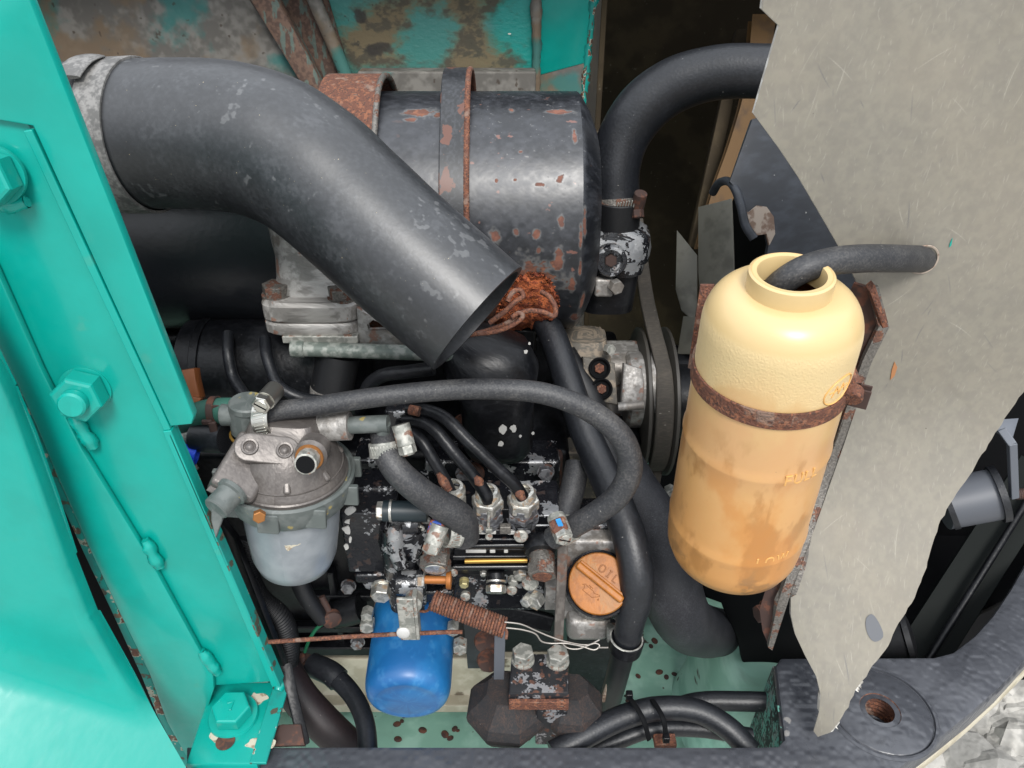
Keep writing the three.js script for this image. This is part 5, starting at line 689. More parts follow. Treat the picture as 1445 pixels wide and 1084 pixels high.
  part(t, 'white_worn_edge', [vbox(650, 700, 750, 754.5, -0.4952, 0.003, 0.0008), vbox(657, 686, 777, 781, -0.5008, 0.003, 0.0008), vbox(691, 699, 777, 781, -0.5008, 0.003, 0.0008), vbox(711, 717, 777, 781, -0.5008, 0.003, 0.0008), vbox(716, 736, 750, 755, -0.4952, 0.003, 0.0008)], M.paintChip);
  part(t, 'brass_rod', rod(PZ(656, 792, -0.496), PZ(744, 791, -0.496), 0.0022, 14), M.brass, 'brass control rod');
  part(t, 'clamp_bar', [vbox(668, 706, 722, 741, -0.5, 0.014, 0.001), vbox(694, 734, 719, 740, -0.503, 0.014, 0.001)], M.black); part(t, 'clamp_nut', [box(PZ(713, 746, -0.492), 0.0095, 0.008, 0.006, 0.001)], M.steelRust);
  part(t, 'mount_lug', [vbox(766, 786, 704, 718, -0.54, 0.012, 0.002), vbox(768, 784, 724, 744, -0.53, 0.012, 0.002), cyl(PZ(744, 722, -0.545), V(0, 1, 0.1), 0.0185, 0.01, { b: 0.002 })], M.alu, 'bare aluminium lug');
  // banjo bolts facing out
  const banjo = (x, y, z, r, m, face, lbl) => { const d = V(-0.02, -0.35, 0.94).normalize(), o = PZ(x, y, z); const b = part(t, 'banjo_bolt', [cyl(o.clone().addScaledVector(d, -0.02), d, r, 0.022, { b: 0.0012 }), ngon(o.clone().addScaledVector(d, -0.002), d, r * 1.95, 0.011, 6, 0.2, 0.0012)], m, lbl); part(b, 'bolt_face', [lathe([[0, 0.0098], [r * 0.72, 0.0096], [r * 0.78, 0.0088]], o, d, 28)], face); };
  banjo(615, 790, -0.478, 0.0118, M.steelRust, M.zinc, 'large bolt with a pale worn face'); banjo(765, 800, -0.476, 0.0112, M.steelRust, M.rust, 'rusty bolt head facing forward');
  part(t, 'banjo_ring', [lathe([[0.009, -0.006], [0.0155, -0.006], [0.0165, -0.004], [0.0165, 0.004], [0.0155, 0.006], [0.009, 0.006]], PZ(766, 772, -0.49), V(-0.02, -0.35, 0.94), 36)], M.black);
  part(t, 'adjuster_screw', [rod(PZ(597, 818, -0.474), PZ(630, 819, -0.474), 0.0036, 14), lathe([[0, 0], [0.0075, 0], [0.008, 0.001], [0.008, 0.004], [0, 0.005]], PZ(630, 819, -0.474), V(1, 0, 0))], M.copperRust = plain(0xa0632f, 0.55, 0.3), 'orange rusty adjuster screw');
  part(t, 'lock_nut', ngon(PZ(590, 818, -0.474), V(1, 0, 0), 0.013, 0.006), M.zinc);
}
// ---------------------------------------------------------------- oil filler: housing, orange cap
{
  const t = thing('oil_filler', 'bare aluminium filler housing with an orange cap reading OIL', 'housing');
  part(t, 'housing', [vbox(786, 884, 764, 876, -0.5, 0.05, 0.004), vbox(800, 862, 878, 908, -0.485, 0.05, 0.008)], M.alu);
  part(t, 'upper_web', [vbox(800, 872, 742, 764, -0.515, 0.04, 0.004)], M.chip);
  const o = P(845, 824, 0.672), d = toEye(o).add(V(0, 0.04, 0)).normalize();
  part(t, 'collar', lathe([[0.0255, 0.004], [0.0275, 0.005], [0.029, 0.004], [0.0295, -0.02], [0.032, -0.04], [0, -0.04]], o, d, 56), M.chipFew, 'dark collar under the cap');
  for (const [x, y, r] of [[760, 842, 0.0135], [748, 842, 0.009], [872, 866, 0.012]]) part(t, 'bolt', ngon(PZ(x, y, -0.488), x > 800 ? V(0.6, 0.3, 1) : V(-0.6, 0, 1), r, 0.01), M.zinc);
  part(t, 'plug', [rod(PZ(856, 893, -0.482), PZ(878, 892, -0.482), 0.0085, 24), ngon(PZ(868, 893, -0.48), V(1, 0.1, 0.3), 0.0165, 0.007)], M.zincDull);
  part(t, 'side_flange', polyZ([[770, 830], [786, 828], [790, 862], [768, 862]], -0.495, 0.02, 0.002), M.alu);
  const c = part(t, 'oil_cap', lathe([[0.0255, 0.0035], [0.0262, 0.0045], [0.0262, 0.0095], [0.0252, 0.0112], [0.02, 0.0118], [0, 0.0118]], o, d, 64, 0.5), M.cap, 'orange cap with OIL and an oil can embossed');
  const gx = V(0.68, -0.75, 0).applyAxisAngle(V(1, 0, 0), 0).clone(); const x = gx.addScaledVector(d, -gx.dot(d)).normalize(), y = d.clone().cross(x), mtx = (px, py, h) => new THREE.Matrix4().makeBasis(x, y, d).setPosition(o.clone().addScaledVector(x, px).addScaledVector(y, py).addScaledVector(d, h));
  const grip = (w, h, L, yy, hh, m, nm) => { const g = new RoundedBoxGeometry(L, w, h, 3, Math.min(w, h) * 0.32); g.applyMatrix4(mtx(0, yy, hh)); return part(c, nm, boxUV(g), m); };
  grip(0.0062, 0.008, 0.0485, 0.0012, 0.0135, M.cap, 'grip_bar'); grip(0.0024, 0.004, 0.047, 0.0052, 0.0121, M.cap, 'grip_step');
  const glyph = (str, size, px, py, gap) => { let q = 0; [...str].forEach((ch) => { const g = new TextGeometry(ch, { font: fontR, size, depth: 0.0007, curveSegments: 5, bevelEnabled: true, bevelThickness: 0.0002, bevelSize: 0.0001, bevelSegments: 1 }); g.computeBoundingBox(); const w = g.boundingBox.max.x; g.applyMatrix4(mtx(px + q, py, 0.0119)); q += w + gap; part(c, 'letter', boxUV(g), M.capLine); }); };
  glyph('OIL', 0.0068, -0.0085, 0.0085, 0.0026);
  const can = []; const L = (a, b) => tube([V(a[0], a[1], 0), V(b[0], b[1], 0)], 0.0003, { seg: 6, per: 1 }).applyMatrix4(mtx(-0.002, -0.0105, 0.0119));
  const sh = [[-0.0085, 0.001], [-0.0065, 0.003], [-0.003, 0.0025], [0.002, 0.0025], [0.004, 0.0015], [0.0085, 0.003], [0.0092, 0.0022], [0.0045, -0.0025], [-0.0055, -0.0025], [-0.0055, 0.0005], [-0.0078, 0.0022]]; for (let i = 0; i + 1 < sh.length; i++) can.push(L(sh[i], sh[i + 1])); can.push(L([-0.0015, 0.0025], [-0.0015, 0.004]), L([-0.0035, 0.004], [0.0008, 0.004]), L([0.0095, 0.0005], [0.0102, -0.0012]), L([0.0102, -0.0012], [0.0092, -0.0012]), L([0.0092, -0.0012], [0.0095, 0.0005]));
  part(c, 'oil_can_symbol', can, M.capLine);
}
{ const t = thing('support_strap', 'rust streaked flat steel strap standing beside the orange cap', 'strap'); part(t, 'strap', [vbox(785, 799, 748, 906, -0.468, 0.005, 0.001)], M.strapSteel); part(t, 'strap_head', [box(PZ(792, 752, -0.472), 0.014, 0.008, 0.012, 0.002)], M.zincDull); }
// ---------------------------------------------------------------- blue oil filter, lever and throttle rod in front
{
  const t = thing('oil_filter', 'bright blue oil filter canister hanging under the injection pump', 'oil filter'), f = P(574, 988, 0.7), dir = V(0.01, -0.14, 1).normalize();
  part(t, 'canister', lathe([[0, -0.1], [0.037, -0.1], [0.0395, -0.098], [0.041, -0.094], [0.041, -0.088], [0.0397, -0.086], [0.0397, -0.024], [0.0395, -0.015], [0.0386, -0.009], [0.0368, -0.004], [0.034, -0.0006], [0.0305, 0.0012], [0.0275, 0.0018], [0.0262, 0.0012], [0.02, 0.0024], [0.0, 0.0028]], f, dir, 72, 0.8), M.blue);
  part(t, 'base_ring', ring(f.clone().addScaledVector(dir, -0.099), dir, 0.0385, 0.006, 0.003), M.zincDull);
}
{
  const t = thing('throttle_lever', 'small grey steel lever plate with a round rivet before the blue filter', 'lever');
  const pl = part(t, 'lever_plate', [vbox(562, 587, 846, 904, -0.438, 0.003, 0.001), vbox(583, 590, 846, 904, -0.438, 0.012, 0.001)], M.zincDull); part(pl, 'rivet', lathe([[0, 0.002], [0.0035, 0.0018], [0.0055, 0.0008], [0.0058, -0.0005]], PZ(569, 893, -0.4375), V(0, 0.2, 1)), M.screw);
  part(t, 'pivot', [cyl(PZ(585, 842, -0.455), V(0, 0.2, 1), 0.0075, 0.012)], M.zincDull);
}
part(thing('throttle_rod', 'thin rusty rod running level across the front of the blue filter', 'rod'), 'rod', tube([PZ(340, 909, -0.44), PZ(440, 902, -0.44), PZ(540, 896, -0.442), PZ(640, 892, -0.444), PZ(652, 892, -0.445)], 0.0019, { seg: 10 }), M.rust);
{
  const t = thing('return_spring', 'rusty brown coil spring stretched across below the injection pump', 'spring'), a = P(610, 847, 0.645), b = P(712, 886, 0.64), d = b.clone().sub(a), L = d.length(), u = d.clone().normalize(), w = u.clone().cross(toEye(a)).normalize(), s = u.clone().cross(w);
  const coil = (t0, t1, n) => { const pts = []; for (let i = 0; i <= n * 14; i++) { const q = i / (n * 14), ang = q * n * 2 * Math.PI, c = a.clone().lerp(b, mix(t0, t1, q)); pts.push(c.addScaledVector(w, Math.cos(ang) * 0.0078).addScaledVector(s, Math.sin(ang) * 0.0078)); } return tube(pts, 0.00125, { seg: 6, per: 1 }); };
  part(t, 'coil', [coil(0, 0.42, 11), coil(0.43, 1, 15)], M.rust); part(t, 'core', rod(a, b, 0.0072, 18), M.rustDark);
  part(t, 'hook', tube([PZ(574, 846, -0.455), ...pathP([[580, 856, 0.66], [590, 862, 0.655], [603, 862, 0.65], [608, 852, 0.645]])], 0.0012, { seg: 8 }), M.rust); part(t, 'hook', tube(pathP([[712, 884, 0.635], [715, 892, 0.633], [714, 902, 0.632]]), 0.0013, { seg: 8 }), M.rust);
}
{
  const t = thing('tie_wire', 'bright twisted tie wire hooked from the spring to the hose clip', 'wire');
  part(t, 'strand', [tube(pathP([[712, 878, 0.633], [735, 881, 0.635], [756, 890, 0.638], [775, 898, 0.64], [800, 906, 0.642], [830, 910, 0.645], [846, 903, 0.645]]), 0.0007, { seg: 8 }), tube(pathP([[714, 886, 0.632], [738, 889, 0.634], [756, 895, 0.636], [764, 905, 0.638], [776, 908, 0.64], [798, 908, 0.64], [820, 912, 0.642], [840, 917, 0.642], [846, 911, 0.643], [840, 908, 0.644], [815, 916, 0.644], [800, 914, 0.644], [792, 906, 0.643]]), 0.0007, { seg: 8 }), tube(pathP([[844, 914, 0.642], [858, 914, 0.645]]), 0.0007, { seg: 8 })], M.wire);
}
// ---------------------------------------------------------------- engine mount
{
  const t = thing('engine_mount', 'rust edged steel mount block with two bolts on black rubber cushions', 'engine mount');
  const Y = PY(760, 978, 0.766).y, q = (x, y) => PY(x, y, Y);
  part(t, 'mount_block', planeExtrude([q(718, 978), q(722, 922), q(801, 922), q(803, 978)], BY(Y), 0.016, 0.002), M.chipMount = chippedMount(), 'square block with worn black paint');
  part(t, 'block_edge', bar(q(718, 979).add(V(0, -0.012, 0.002)), q(803, 979).add(V(0, -0.012, 0.002)), 0.011, 0.004, V(0, 0, 1)), M.rust);
  for (const [x, y] of [[738, 932], [787, 934]]) { const o = q(x, y); part(t, 'bolt', [lathe([[0, 0], [0.0105, 0], [0.0105, 0.002], [0, 0.002]], o, V(0, 1, 0)), cyl(o, V(0, 1, 0), 0.0085, 0.006), ngon(o.clone().add(V(0, 0.004, 0)), V(0, 1, 0), 0.0172, 0.009, 6, 0.2, 0.001)], M.zincDull); }
  const zf = q(760, 978).z; part(t, 'post', vbox(756, 800, 1000, 1052, zf + 0.004, 0.03, 0.002), M.chipMount, 'short square post');
  const cush = (x, y, r, h) => { const o = PY(x, y, Y - 0.045); part(t, 'rubber_cushion', lathe([[0, 0.0], [r * 0.8, 0], [r, 0.014], [r * 1.02, 0.02], [r * 0.92, 0.028], [r * 0.6, 0.04], [r * 0.5, 0.046], [0, 0.046]], o.add(V(0, -0.015, 0)), V(0, 1, 0), 8, 0.3, 0.3), M.mount); };
  cush(716, 1002, 0.038); cush(806, 1000, 0.03);
  part(t, 'lever_arm', [bar(PZ(706, 872, -0.452), PZ(704, 960, -0.452), 0.0095, 0.003), bar(PZ(704, 958, -0.456), PZ(706, 985, -0.456), 0.013, 0.008)], M.steelGreyArm = plain(0x5f636a, 0.5, 0.3), 'narrow grey steel arm');
}
function chippedMount() { return surf({ size: 512, period: 0.09, bump: 0.0006 }, (u, v) => { const a = nz(N3, u, v) + 0.5 * nz(N2, u, v), k = sm(0.3, 0.9, a), r = sm(0.7, 1.3, nz(N1, u + 0.2, v + 0.5)); let c = mix3(hex3(0x1b1c1f), hex3(0x8a8a8c), k * 0.8); c = mix3(c, rustAt(u, v), r * 0.75); return [c, 0.5 + r * 0.25, 0, 0.6 - k * 0.25]; }); }
// ---------------------------------------------------------------- hoses beside the oil cap
{
  const t = thing('vertical_hose', 'long black hose running down past the orange oil cap', 'hose');
  part(t, 'hose', tube(pathP([[768, 450, 0.76], [782, 480, 0.75], [802, 540, 0.73], [826, 610, 0.71], [848, 660, 0.695], [872, 715, 0.675], [890, 765, 0.662], [898, 810, 0.658], [897, 845, 0.662], [889, 880, 0.67], [882, 915, 0.69]]), [0.0135, 0.0138, 0.014, 0.0142, 0.0145, 0.0148, 0.015, 0.0148, 0.0143, 0.0125, 0.012], { seg: 30 }), M.hoseSmooth);
  const k = part(t, 'hose_clip', ring(P(884, 908, 0.682), V(0.12, 1, 0.05), 0.0135, 0.014, 0.0012), M.black); part(k, 'clip_rim', ring(P(884, 900, 0.679), V(0.12, 1, 0.05), 0.0136, 0.0012, 0.0016), M.zincDull);
}
part(thing('inner_hose', 'dark matt hose partly hidden behind the long hose below the belt', 'hose'), 'hose', tube(pathP([[795, 500, 0.8], [830, 560, 0.79], [850, 620, 0.77], [868, 680, 0.75]]), 0.014, { seg: 24 }), M.hoseDark);
part(thing('breather_hose', 'short matt hose standing left of the long hose behind the rusty clamp', 'hose'), 'hose', tube(pathP([[815, 655, 0.72], [808, 690, 0.71], [798, 725, 0.7], [793, 750, 0.69]]), 0.0115, { seg: 22 }), M.hose);
part(thing('lower_radiator_hose', 'thick wrinkled black hose bending under the coolant bottle', 'hose'), 'hose', tube(pathP([[862, 640, 0.79], [890, 690, 0.775], [918, 735, 0.76], [938, 780, 0.75], [946, 825, 0.75], [955, 856, 0.765], [970, 880, 0.795], [992, 890, 0.84], [1012, 892, 0.9]]), [0.027, 0.0275, 0.0285, 0.0295, 0.03, 0.03, 0.0295, 0.0285, 0.0275], { seg: 36 }), M.hoseMatt);
part(thing('drain_tube', 'thin dark tube with a worn brown side hanging below the hose clip', 'tube'), 'tube', [tube(pathP([[882, 910, 0.69], [872, 950, 0.72], [858, 1000, 0.77]]), 0.0105, { seg: 20 })], M.hoseDark);
part(thing('cable_sheath', 'short brown weathered strip beside the thin drain tube', 'strip'), 'strip', rod(P(871, 928, 0.7), P(851, 988, 0.745), 0.0026), M.wornEdge);
// ---------------------------------------------------------------- bottom cables
{
  const t = thing('bundled_cable', 'thick black cable with two zip ties arching along the frame edge', 'cable');
  part(t, 'cable', tube(pathP([[780, 1064, 0.68], [830, 1036, 0.69], [880, 1012, 0.7], [930, 1000, 0.705], [985, 1004, 0.705], [1030, 1030, 0.7], [1060, 1062, 0.69]]), 0.0108, { seg: 24 }), M.hoseSmooth);
  for (const [x0, y0, x1, y1] of [[888, 984, 916, 1044], [922, 990, 940, 1040]]) { const a = P(x0, y0, 0.698), b = P(x1, y1, 0.684), m = P((x0 + x1) / 2 + 5, (y0 + y1) / 2, 0.678); const k = part(t, 'zip_tie', tube([P(x0 - 4, y0 - 2, 0.71), a, m, b], 0.0026, { seg: 8, flat: 0.5 }), M.bayBlack); part(k, 'tie_head', box(x0 < 900 ? P(x0, y0 - 3, 0.695) : P(x1, y1 + 2, 0.68), 0.006, 0.007, 0.006, 0.001), M.black); }
}
for (const [pts, r, l] of [[[[930, 1010, 0.76], [980, 992, 0.76], [1050, 990, 0.755], [1110, 992, 0.75]], 0.0095, 'black cable lying furthest back along the mint floor'], [[[800, 1070, 0.7], [860, 1050, 0.705], [915, 1030, 0.71], [985, 1028, 0.715], [1060, 1040, 0.715]], 0.008, 'black cable tucked under the zip tied cable']]) part(thing('floor_cable', l, 'cable'), 'cable', tube(pathP(pts), r, { seg: 20 }), M.hoseSmooth);
part(thing('cable_bracket', 'rusty brown bracket under the zip ties at the frame edge', 'bracket'), 'bracket', box(P(938, 1046, 0.7), 0.02, 0.006, 0.012, 0.001), M.rust);
// ---------------------------------------------------------------- lower left: battery cable, conduit, maroon hose, dark bracket
{
  const t = thing('battery_cable', 'black battery cable with a terminal boot curving down beside the blue filter', 'cable');
  part(t, 'cable', tube(pathP([[440, 938, 0.78], [472, 955, 0.765], [500, 985, 0.745], [515, 1020, 0.725], [520, 1070, 0.7]]), [0.0095, 0.0098, 0.0092, 0.009, 0.009], { seg: 22 }), M.hoseSmooth); part(t, 'boot', tube(pathP([[440, 938, 0.779], [468, 951, 0.766], [478, 960, 0.762]]), 0.0118, { seg: 22 }), M.hoseSmooth); part(t, 'terminal', [box(P(430, 932, 0.78), 0.02, 0.006, 0.014, 0.001, new THREE.Quaternion().setFromAxisAngle(V(0, 0, 1), -0.5)), cyl(P(424, 932, 0.778), V(0, 1, 0.3), 0.006, 0.006)], M.rustDark);
}
part(thing('green_wire', 'thin green wire dropping from the rusty connector below the bowl', 'wire'), 'wire', tube(pathP([[462, 876, 0.745], [448, 886, 0.745], [438, 900, 0.75], [430, 920, 0.765]]), 0.0018, { seg: 8 }), M.greenWire);
{
  const t = thing('oil_sender', 'black sheathed sender wire with a rusty round connector below the bowl', 'sender');
  part(t, 'sheath', tube(pathP([[412, 790, 0.715], [430, 838, 0.722], [456, 876, 0.735]]), [0.01, 0.0085, 0.007], { seg: 18 }), M.hoseDark); part(t, 'connector', [lathe([[0, 0.004], [0.006, 0.004], [0.009, 0.002], [0.009, -0.004], [0, -0.004]], P(468, 874, 0.735), V(0.4, 0.1, 1)), rod(P(454, 842, 0.73), P(466, 866, 0.735), 0.003)], M.rustDark);
}
{
  const t = thing('corrugated_conduit', 'black corrugated conduit curving down behind the teal post', 'conduit'), pts = pathP([[352, 760, 0.7], [345, 800, 0.7], [362, 845, 0.71], [392, 872, 0.72], [404, 905, 0.735], [402, 950, 0.75]]);
  const cv = new THREE.CatmullRomCurve3(pts, false, 'centripetal'), n = 120, q = [], r = []; for (let i = 0; i <= n; i++) { q.push(cv.getPoint(i / n)); r.push(i % 2 ? 0.0125 : 0.0108); } part(t, 'conduit', tube(q, r, { seg: 18, per: 2 }), M.hoseDark);
}
part(thing('maroon_hose', 'dark maroon rubber hose running down to the frame edge', 'hose'), 'hose', tube(pathP([[372, 890, 0.75], [392, 930, 0.75], [420, 980, 0.75], [455, 1020, 0.75], [500, 1062, 0.755]]), [0.0165, 0.017, 0.0175, 0.0175, 0.017], { seg: 26 }), M.hoseMaroon);
{ const t = thing('side_bracket', 'dark painted bracket plate with grimy base beside the teal foot', 'bracket'); part(t, 'plate', [polyD([[395, 940, 0.7], [405, 985, 0.695], [422, 1055, 0.675], [360, 1060, 0.675], [372, 1000, 0.69]], 0.01, 0.002)], M.black); part(t, 'grimy_base', polyD([[398, 1022, 0.68], [424, 1022, 0.68], [430, 1052, 0.67], [368, 1054, 0.67], [376, 1030, 0.68]], 0.006, 0.001), M.rustDark); part(t, 'upright', polyD([[300, 720, 0.66], [330, 760, 0.66], [400, 940, 0.7], [375, 1000, 0.7], [340, 900, 0.69]], 0.006, 0.001), M.black); }
// ---------------------------------------------------------------- coolant bottle, band, bracket, hose
const bTop = P(1118, 384, 0.478), bBot = P(1028, 782, 0.652), bAx = bTop.clone().sub(bBot), bH = bAx.length(), bU = bAx.clone().normalize();
const tOf = (py) => { let lo = 0, hi = 1; for (let i = 0; i < 40; i++) { const m = (lo + hi) / 2, q = bBot.clone().addScaledVector(bAx, m).sub(EYE), d = q.dot(FWD), y = CY - q.dot(UPV) / d * FOCAL; if (y > py) lo = m; else hi = m; } return lo; };
{
  const t = thing('coolant_bottle', 'yellowed plastic coolant bottle with an open neck strapped before the grey sheet', 'bottle');
  const H = bH, R = 0.0508, full = tOf(607) * H, low = tOf(722) * H, sh = tOf(462) * H;
  const p = [[0, 0], [0.03, 0.0005], [0.042, 0.004], [0.049, 0.011], [0.0525, 0.021], [0.0535, 0.032]];
  p.push([0.0535, low - 0.006], [0.0541, low - 0.002], [0.0541, low], [0.0533, low + 0.004], [0.053, low + 0.01]);
  for (let i = 1; i < 5; i++) p.push([mix(0.053, 0.0523, i / 5), mix(low + 0.01, full - 0.008, i / 5)]);
  p.push([0.0522, full - 0.005], [0.0529, full - 0.0015], [0.0529, full + 0.0003], [0.0521, full + 0.004], [0.0517, full + 0.01]);
  for (let i = 1; i <= 6; i++) p.push([mix(0.0517, R, i / 6), mix(full + 0.01, sh, i / 6)]);
  const top = H - 0.0125; for (let i = 1; i <= 12; i++) { const a = i / 12 * Math.PI / 2; p.push([0.0265 + (R - 0.0265) * Math.cos(a) ** 0.8, sh + (top - sh) * Math.sin(a)]); }
  p.push([0.0264, top + 0.002], [0.0265, top + 0.008], [0.0262, H - 0.001], [0.0245, H], [0.0212, H - 0.0006], [0.0205, H - 0.003], [0.0205, top - 0.004]);
  const inner = [[0.0205, top - 0.004], [0.035, top - 0.012], [0.047, sh - 0.01], [0.049, 0.03], [0.03, 0.008], [0, 0.006]];
  const g = lathe(p, bBot, bU, 96, 0.6), uv = g.attributes.uv, pos = g.attributes.position; for (let i = 0; i < uv.count; i++) { const q = V().fromBufferAttribute(pos, i).sub(bBot); uv.setXY(i, uv.getX(i) / (2 * Math.PI * 0.0545), q.dot(bU) / H); }
  part(t, 'bottle_body', g, M.bottle); part(t, 'inner_wall', lathe(inner, bBot, bU, 64, 0.6), M.inside, 'brown stained inside');
  // raised lettering and maker's oval wrapped on the wall
  const right = V(1, 0, 0).addScaledVector(bU, -bU.x).normalize(), front = right.clone().cross(bU), wrap = (geo, a0, h, r) => { const q = geo.attributes.position; for (let i = 0; i < q.count; i++) { const a = a0 + q.getX(i) / r, k = r + q.getZ(i); const w = bBot.clone().addScaledVector(bU, h + q.getY(i)).addScaledVector(right, Math.sin(a) * k).addScaledVector(front, Math.cos(a) * k); q.setXYZ(i, w.x, w.y, w.z); } geo.computeVertexNormals(); return boxUV(geo); };
  const word = (s, a, h, r, size) => { let x = 0; [...s].forEach((ch) => { const tg = new TextGeometry(ch, { font: fontR, size, depth: 0.0003, curveSegments: 5, bevelEnabled: true, bevelThickness: 0.0003, bevelSize: 0.0001, bevelSegments: 2 }); tg.computeBoundingBox(); const w = tg.boundingBox.max.x - tg.boundingBox.min.x; tg.translate(x - tg.boundingBox.min.x, 0, -0.0002); x += w + size * 0.22; const n = part(t, 'letter', wrap(tg, a, h, r), M.bottlePlain); }); };
  word('FULL', 0.12, full - 0.0035, 0.0526, 0.0088); word('LOW', 0.02, low - 0.001, 0.0532, 0.0085);
  const oval = []; for (let i = 0; i <= 40; i++) { const a = i / 40 * 2 * Math.PI; oval.push(V(Math.cos(a) * 0.0125, Math.sin(a) * 0.0095 + Math.cos(a) * 0.002, 0.0001)); } const em = part(t, 'emblem', wrap(tube(oval, 0.00055, { seg: 6, per: 1, capA: false, capB: false }), 0.62, tOf(496) * H, 0.0511), M.bottlePlain, 'embossed oval emblem');
  const strokes = [[-0.006, -0.004, -0.003, 0.004], [-0.003, 0.004, 0, -0.003], [0, -0.003, 0.003, 0.004], [0.003, 0.004, 0.006, -0.003], [-0.0085, 0, 0.0085, 0.001]].map(([a, b, c, d]) => tube([V(a, b, 0.0001), V((a + c) / 2, (b + d) / 2, 0.0001), V(c, d, 0.0001)], 0.0004, { seg: 6, per: 2 })); part(em, 'emblem_mark', wrap(merge(strokes), 0.62, tOf(496) * H, 0.0511), M.bottlePlain);
  // notch torn in the rim
  const b = thing('bottle_band', 'rusty steel band clamped around the coolant bottle', 'band'), hb = tOf(524) * H, bc = bBot.clone().addScaledVector(bU, hb);
  part(b, 'band', ring(bc, bU, 0.0514, 0.0135, 0.0014, 96), M.rust);
  const ea = 1.12, er = right.clone().multiplyScalar(Math.sin(ea)).addScaledVector(front, Math.cos(ea)), ec = bc.clone().addScaledVector(er, 0.0505), tg = er.clone().cross(bU).normalize();
  part(b, 'pinch_tab', [box(ec.clone().addScaledVector(er, 0.006), 0.016, 0.015, 0.0015, 0.0005, new THREE.Quaternion().setFromRotationMatrix(new THREE.Matrix4().makeBasis(er, bU, er.clone().cross(bU)))), box(ec.clone().addScaledVector(er, 0.006).addScaledVector(tg, 0.006), 0.016, 0.015, 0.0015, 0.0005, new THREE.Quaternion().setFromRotationMatrix(new THREE.Matrix4().makeBasis(er, bU, er.clone().cross(bU))))], M.rustDark);
  const b0 = P(1193, 515, 0.505), b1 = P(1205, 545, 0.5); part(b, 'clamp_bolt', [rod(b0, b1, 0.0052, 18), cyl(P(1203, 548, 0.5), toEye(b1).add(V(0.1, -0.9, 0)).normalize(), 0.0072, 0.009, { b: 0.001 })], M.rust);
}
{
  const t = thing('bottle_hose', 'grey black overflow hose from the bottle neck through the grey sheet', 'hose');
  part(t, 'hose', tube(pathP([[1070, 450, 0.525], [1082, 425, 0.51], [1100, 402, 0.498], [1130, 382, 0.49], [1168, 370, 0.492], [1215, 365, 0.505], [1268, 365, 0.533], [1318, 366, 0.6]]), [0.0086, 0.0087, 0.0088, 0.0088, 0.009, 0.0093, 0.0096, 0.01], { seg: 30 }), M.hose);
}
{
  const t = thing('bottle_bracket', 'long rusty angle bracket holding the bottle against the grey sheet', 'bracket');
  const q = (l) => l.map(([x, y, d]) => P(x, y, d));
  part(t, 'edge_flange', sheet([[1240, 404], [1255, 462], [1230, 512], [1192, 625], [1150, 745], [1112, 850], [1090, 918], [1084, 914], [1098, 850], [1136, 742], [1180, 618], [1218, 508], [1240, 462], [1228, 412]], (x, y) => PZ(x, y, -0.502 + 0.06 * sm(1.0, 0.78, PZ(x, y, -0.5).y)), 0.004, 3), M.steelRust, 'grey edge with rust streaks');
  part(t, 'web_plate', sheet([[1205, 400], [1232, 408], [1242, 462], [1219, 510], [1181, 618], [1137, 742], [1099, 850], [1086, 915], [1076, 890], [1072, 860], [1090, 800], [1120, 720], [1140, 640], [1150, 560], [1165, 480]], (x, y) => PZ(x, y, -0.506 + 0.06 * sm(1.0, 0.78, PZ(x, y, -0.5).y) - 0.00022 * Math.max(0, ((y < 462 ? 1240 : mix(1242, 1086, (y - 462) / 453)) - x))), 0.003, 4), M.rustDark);
  part(t, 'rear_flange', polyD([[988, 402, 0.585], [1008, 402, 0.582], [1000, 530, 0.61], [970, 522, 0.61]], 0.004, 0.001), M.rust, 'rusty flange behind the bottle');
  part(t, 'top_tab', polyD([[1236, 404, 0.527], [1254, 462, 0.54], [1246, 464, 0.541], [1228, 412, 0.528]], 0.012, 0.001), M.rust);
  part(t, 'bolt', [ngon(P(1082, 864, 0.7), V(-1, 0, 0.25), 0.014, 0.01, 6, 0.3), lathe([[0, 0], [0.011, 0], [0.011, 0.003], [0, 0.003]], P(1084, 864, 0.7), V(-1, 0, 0.25))], M.rustDark);
}
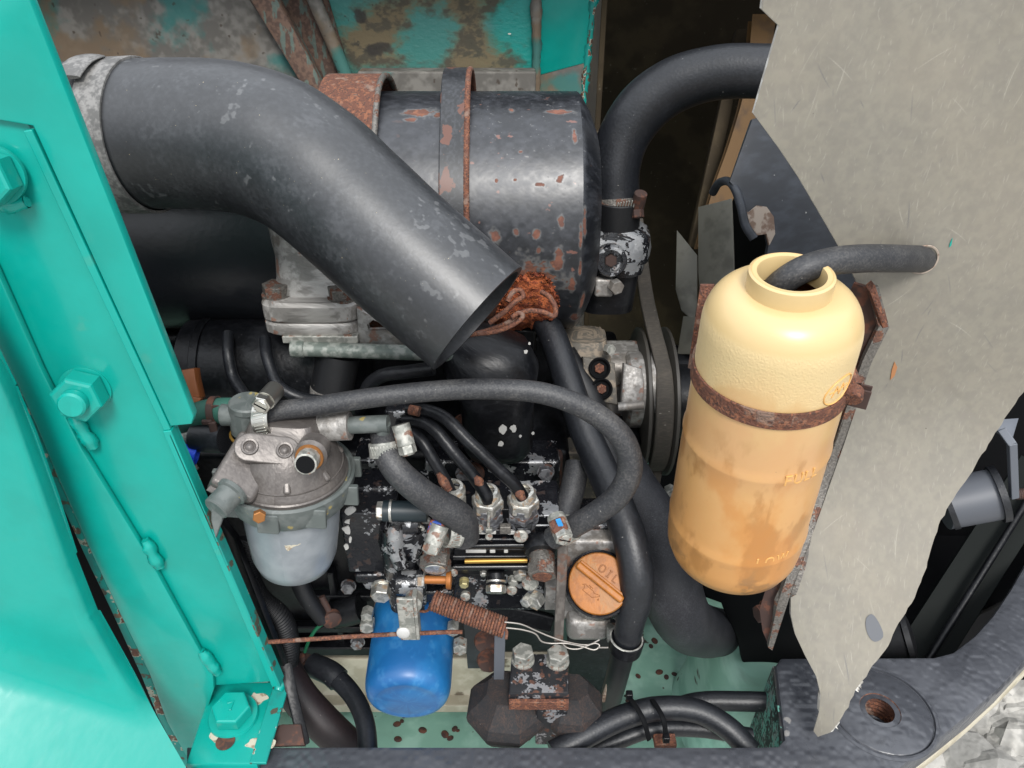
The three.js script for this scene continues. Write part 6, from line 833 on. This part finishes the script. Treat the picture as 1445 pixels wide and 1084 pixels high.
// ---------------------------------------------------------------- grey baffle sheet
{
  const t = thing('baffle_sheet', 'large scratched dull grey sheet hanging at the right with a ragged lower tip', 'sheet');
  const zs = (y) => -0.53 + 0.14 * sm(1.02, 0.7, y), curl = (px, py) => 0.011 * sm(840, 960, py) * Math.max(0, (mix(1172, 1196, sm(860, 1040, py)) - px) / 60) ** 2, hit = (px, py) => { let q = PZ(px, py, -0.5); for (let i = 0; i < 12; i++) q = PZ(px, py, zs(q.y) - curl(px, py)); return q; };
  const jag = (l, k) => { const out = []; for (let i = 0; i + 1 < l.length; i++) { const n = Math.max(1, Math.round(Math.hypot(l[i + 1][0] - l[i][0], l[i + 1][1] - l[i][1]) / 9)); for (let j = 0; j < n; j++) out.push([mix(l[i][0], l[i + 1][0], j / n) + (rnd() - 0.5) * k, mix(l[i][1], l[i + 1][1], j / n) + (rnd() - 0.5) * k]); } return out; };
  const left = [[1085, -80], [1074, 12], [1099, 36], [1063, 160], [1100, 210], [1128, 252], [1162, 310], [1186, 352], [1225, 430], [1215, 520], [1170, 650], [1132, 760], [1116, 812], [1116, 868], [1122, 895], [1136, 925], [1152, 955], [1158, 980], [1156, 1005], [1148, 1032], [1154, 1040]];
  const right = jag([[1172, 1034], [1190, 1012], [1207, 975], [1232, 940], [1250, 918], [1258, 905], [1262, 888], [1278, 865], [1290, 845], [1302, 815], [1312, 785], [1324, 742], [1345, 704], [1372, 665], [1405, 612], [1432, 570], [1462, 532]], 2.2);
  const [f, e] = sheet([...left, ...right, [1600, 400], [1600, -80]], hit, 0.0035, 4); part(t, 'sheet_face', f, M.sheet); part(t, 'cut_edge', e, M.sheetEdge, 'pale ragged cut edge');
  const c = hit(1300, 366), d = V(0, 0, 1); part(t, 'hose_hole', lathe([[0.0101, 0.0006], [0.0112, 0.0009], [0.0116, 0.0002]], c.clone().add(V(0.001, 0, 0.0006)), d, 36), M.wornEdge, 'brown worn rim of the hose hole');
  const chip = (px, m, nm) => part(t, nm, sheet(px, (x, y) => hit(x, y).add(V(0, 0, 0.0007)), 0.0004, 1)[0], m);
  chip([[1344, 335], [1340, 343], [1339, 349], [1342, 346]], M.teal, 'paint_fleck'); chip([[1262, 510], [1266, 518], [1262, 530], [1256, 536], [1258, 522]], plain(0x9a6a44, 0.8), 'rust_fleck');
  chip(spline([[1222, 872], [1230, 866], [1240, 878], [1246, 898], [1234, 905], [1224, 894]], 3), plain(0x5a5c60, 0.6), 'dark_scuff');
}
// ---------------------------------------------------------------- bumper and strap in the recess at the right edge
{
  const t = thing('rubber_bumper', 'grey rubber bumper cylinder in the dark opening right of the grey sheet', 'bumper'), a = P(1330, 712, 0.72), b = P(1408, 697, 0.71);
  part(t, 'cylinder', rod(a, b, 0.0235, 40), M.bumper = plain(0x4b4e54, 0.5)); part(t, 'end_ring', tube([P(1404, 698, 0.709), P(1414, 696, 0.707)], 0.0262, { seg: 40 }), M.hoseSmooth); part(t, 'rear_ring', tube([P(1334, 711, 0.72), P(1342, 709, 0.718)], 0.025, { seg: 40 }), M.hoseSmooth);
}
{
  const t = thing('bent_strap', 'bent bare steel strap with a threaded end at the right picture edge', 'strap');
  part(t, 'strap', [bar(P(1413, 606, 0.68), P(1429, 628, 0.675), 0.007, 0.006, V(0, 0, 1)), bar(P(1428, 625, 0.675), P(1431, 702, 0.7), 0.0068, 0.006, V(0, 0, 1)), polyD([[1405, 592, 0.69], [1438, 590, 0.69], [1429, 620, 0.68], [1412, 606, 0.68]], 0.003, 0.0006)], M.steelGreyArm);
  const q = [], r = []; const a = P(1432, 698, 0.705), b = P(1475, 694, 0.7); for (let i = 0; i <= 30; i++) { q.push(a.clone().lerp(b, i / 30)); r.push(i % 2 ? 0.0052 : 0.0044); } part(t, 'threaded_end', tube(q, r, { seg: 16, per: 2 }), M.rustDark);
}
{ const t = thing('dark_bumper', 'black rubber bumper half hidden behind the lower tip of the grey sheet', 'bumper'); part(t, 'cylinder', rod(P(1230, 905, 0.82), P(1282, 898, 0.8), 0.026, 36), M.hoseDark); part(t, 'end_ring', tube([P(1276, 899, 0.802), P(1284, 898, 0.8)], 0.029, { seg: 36 }), M.hoseDark); }
settle();
renderer.setSize(1024, 768);
renderer.render(scene, camera);
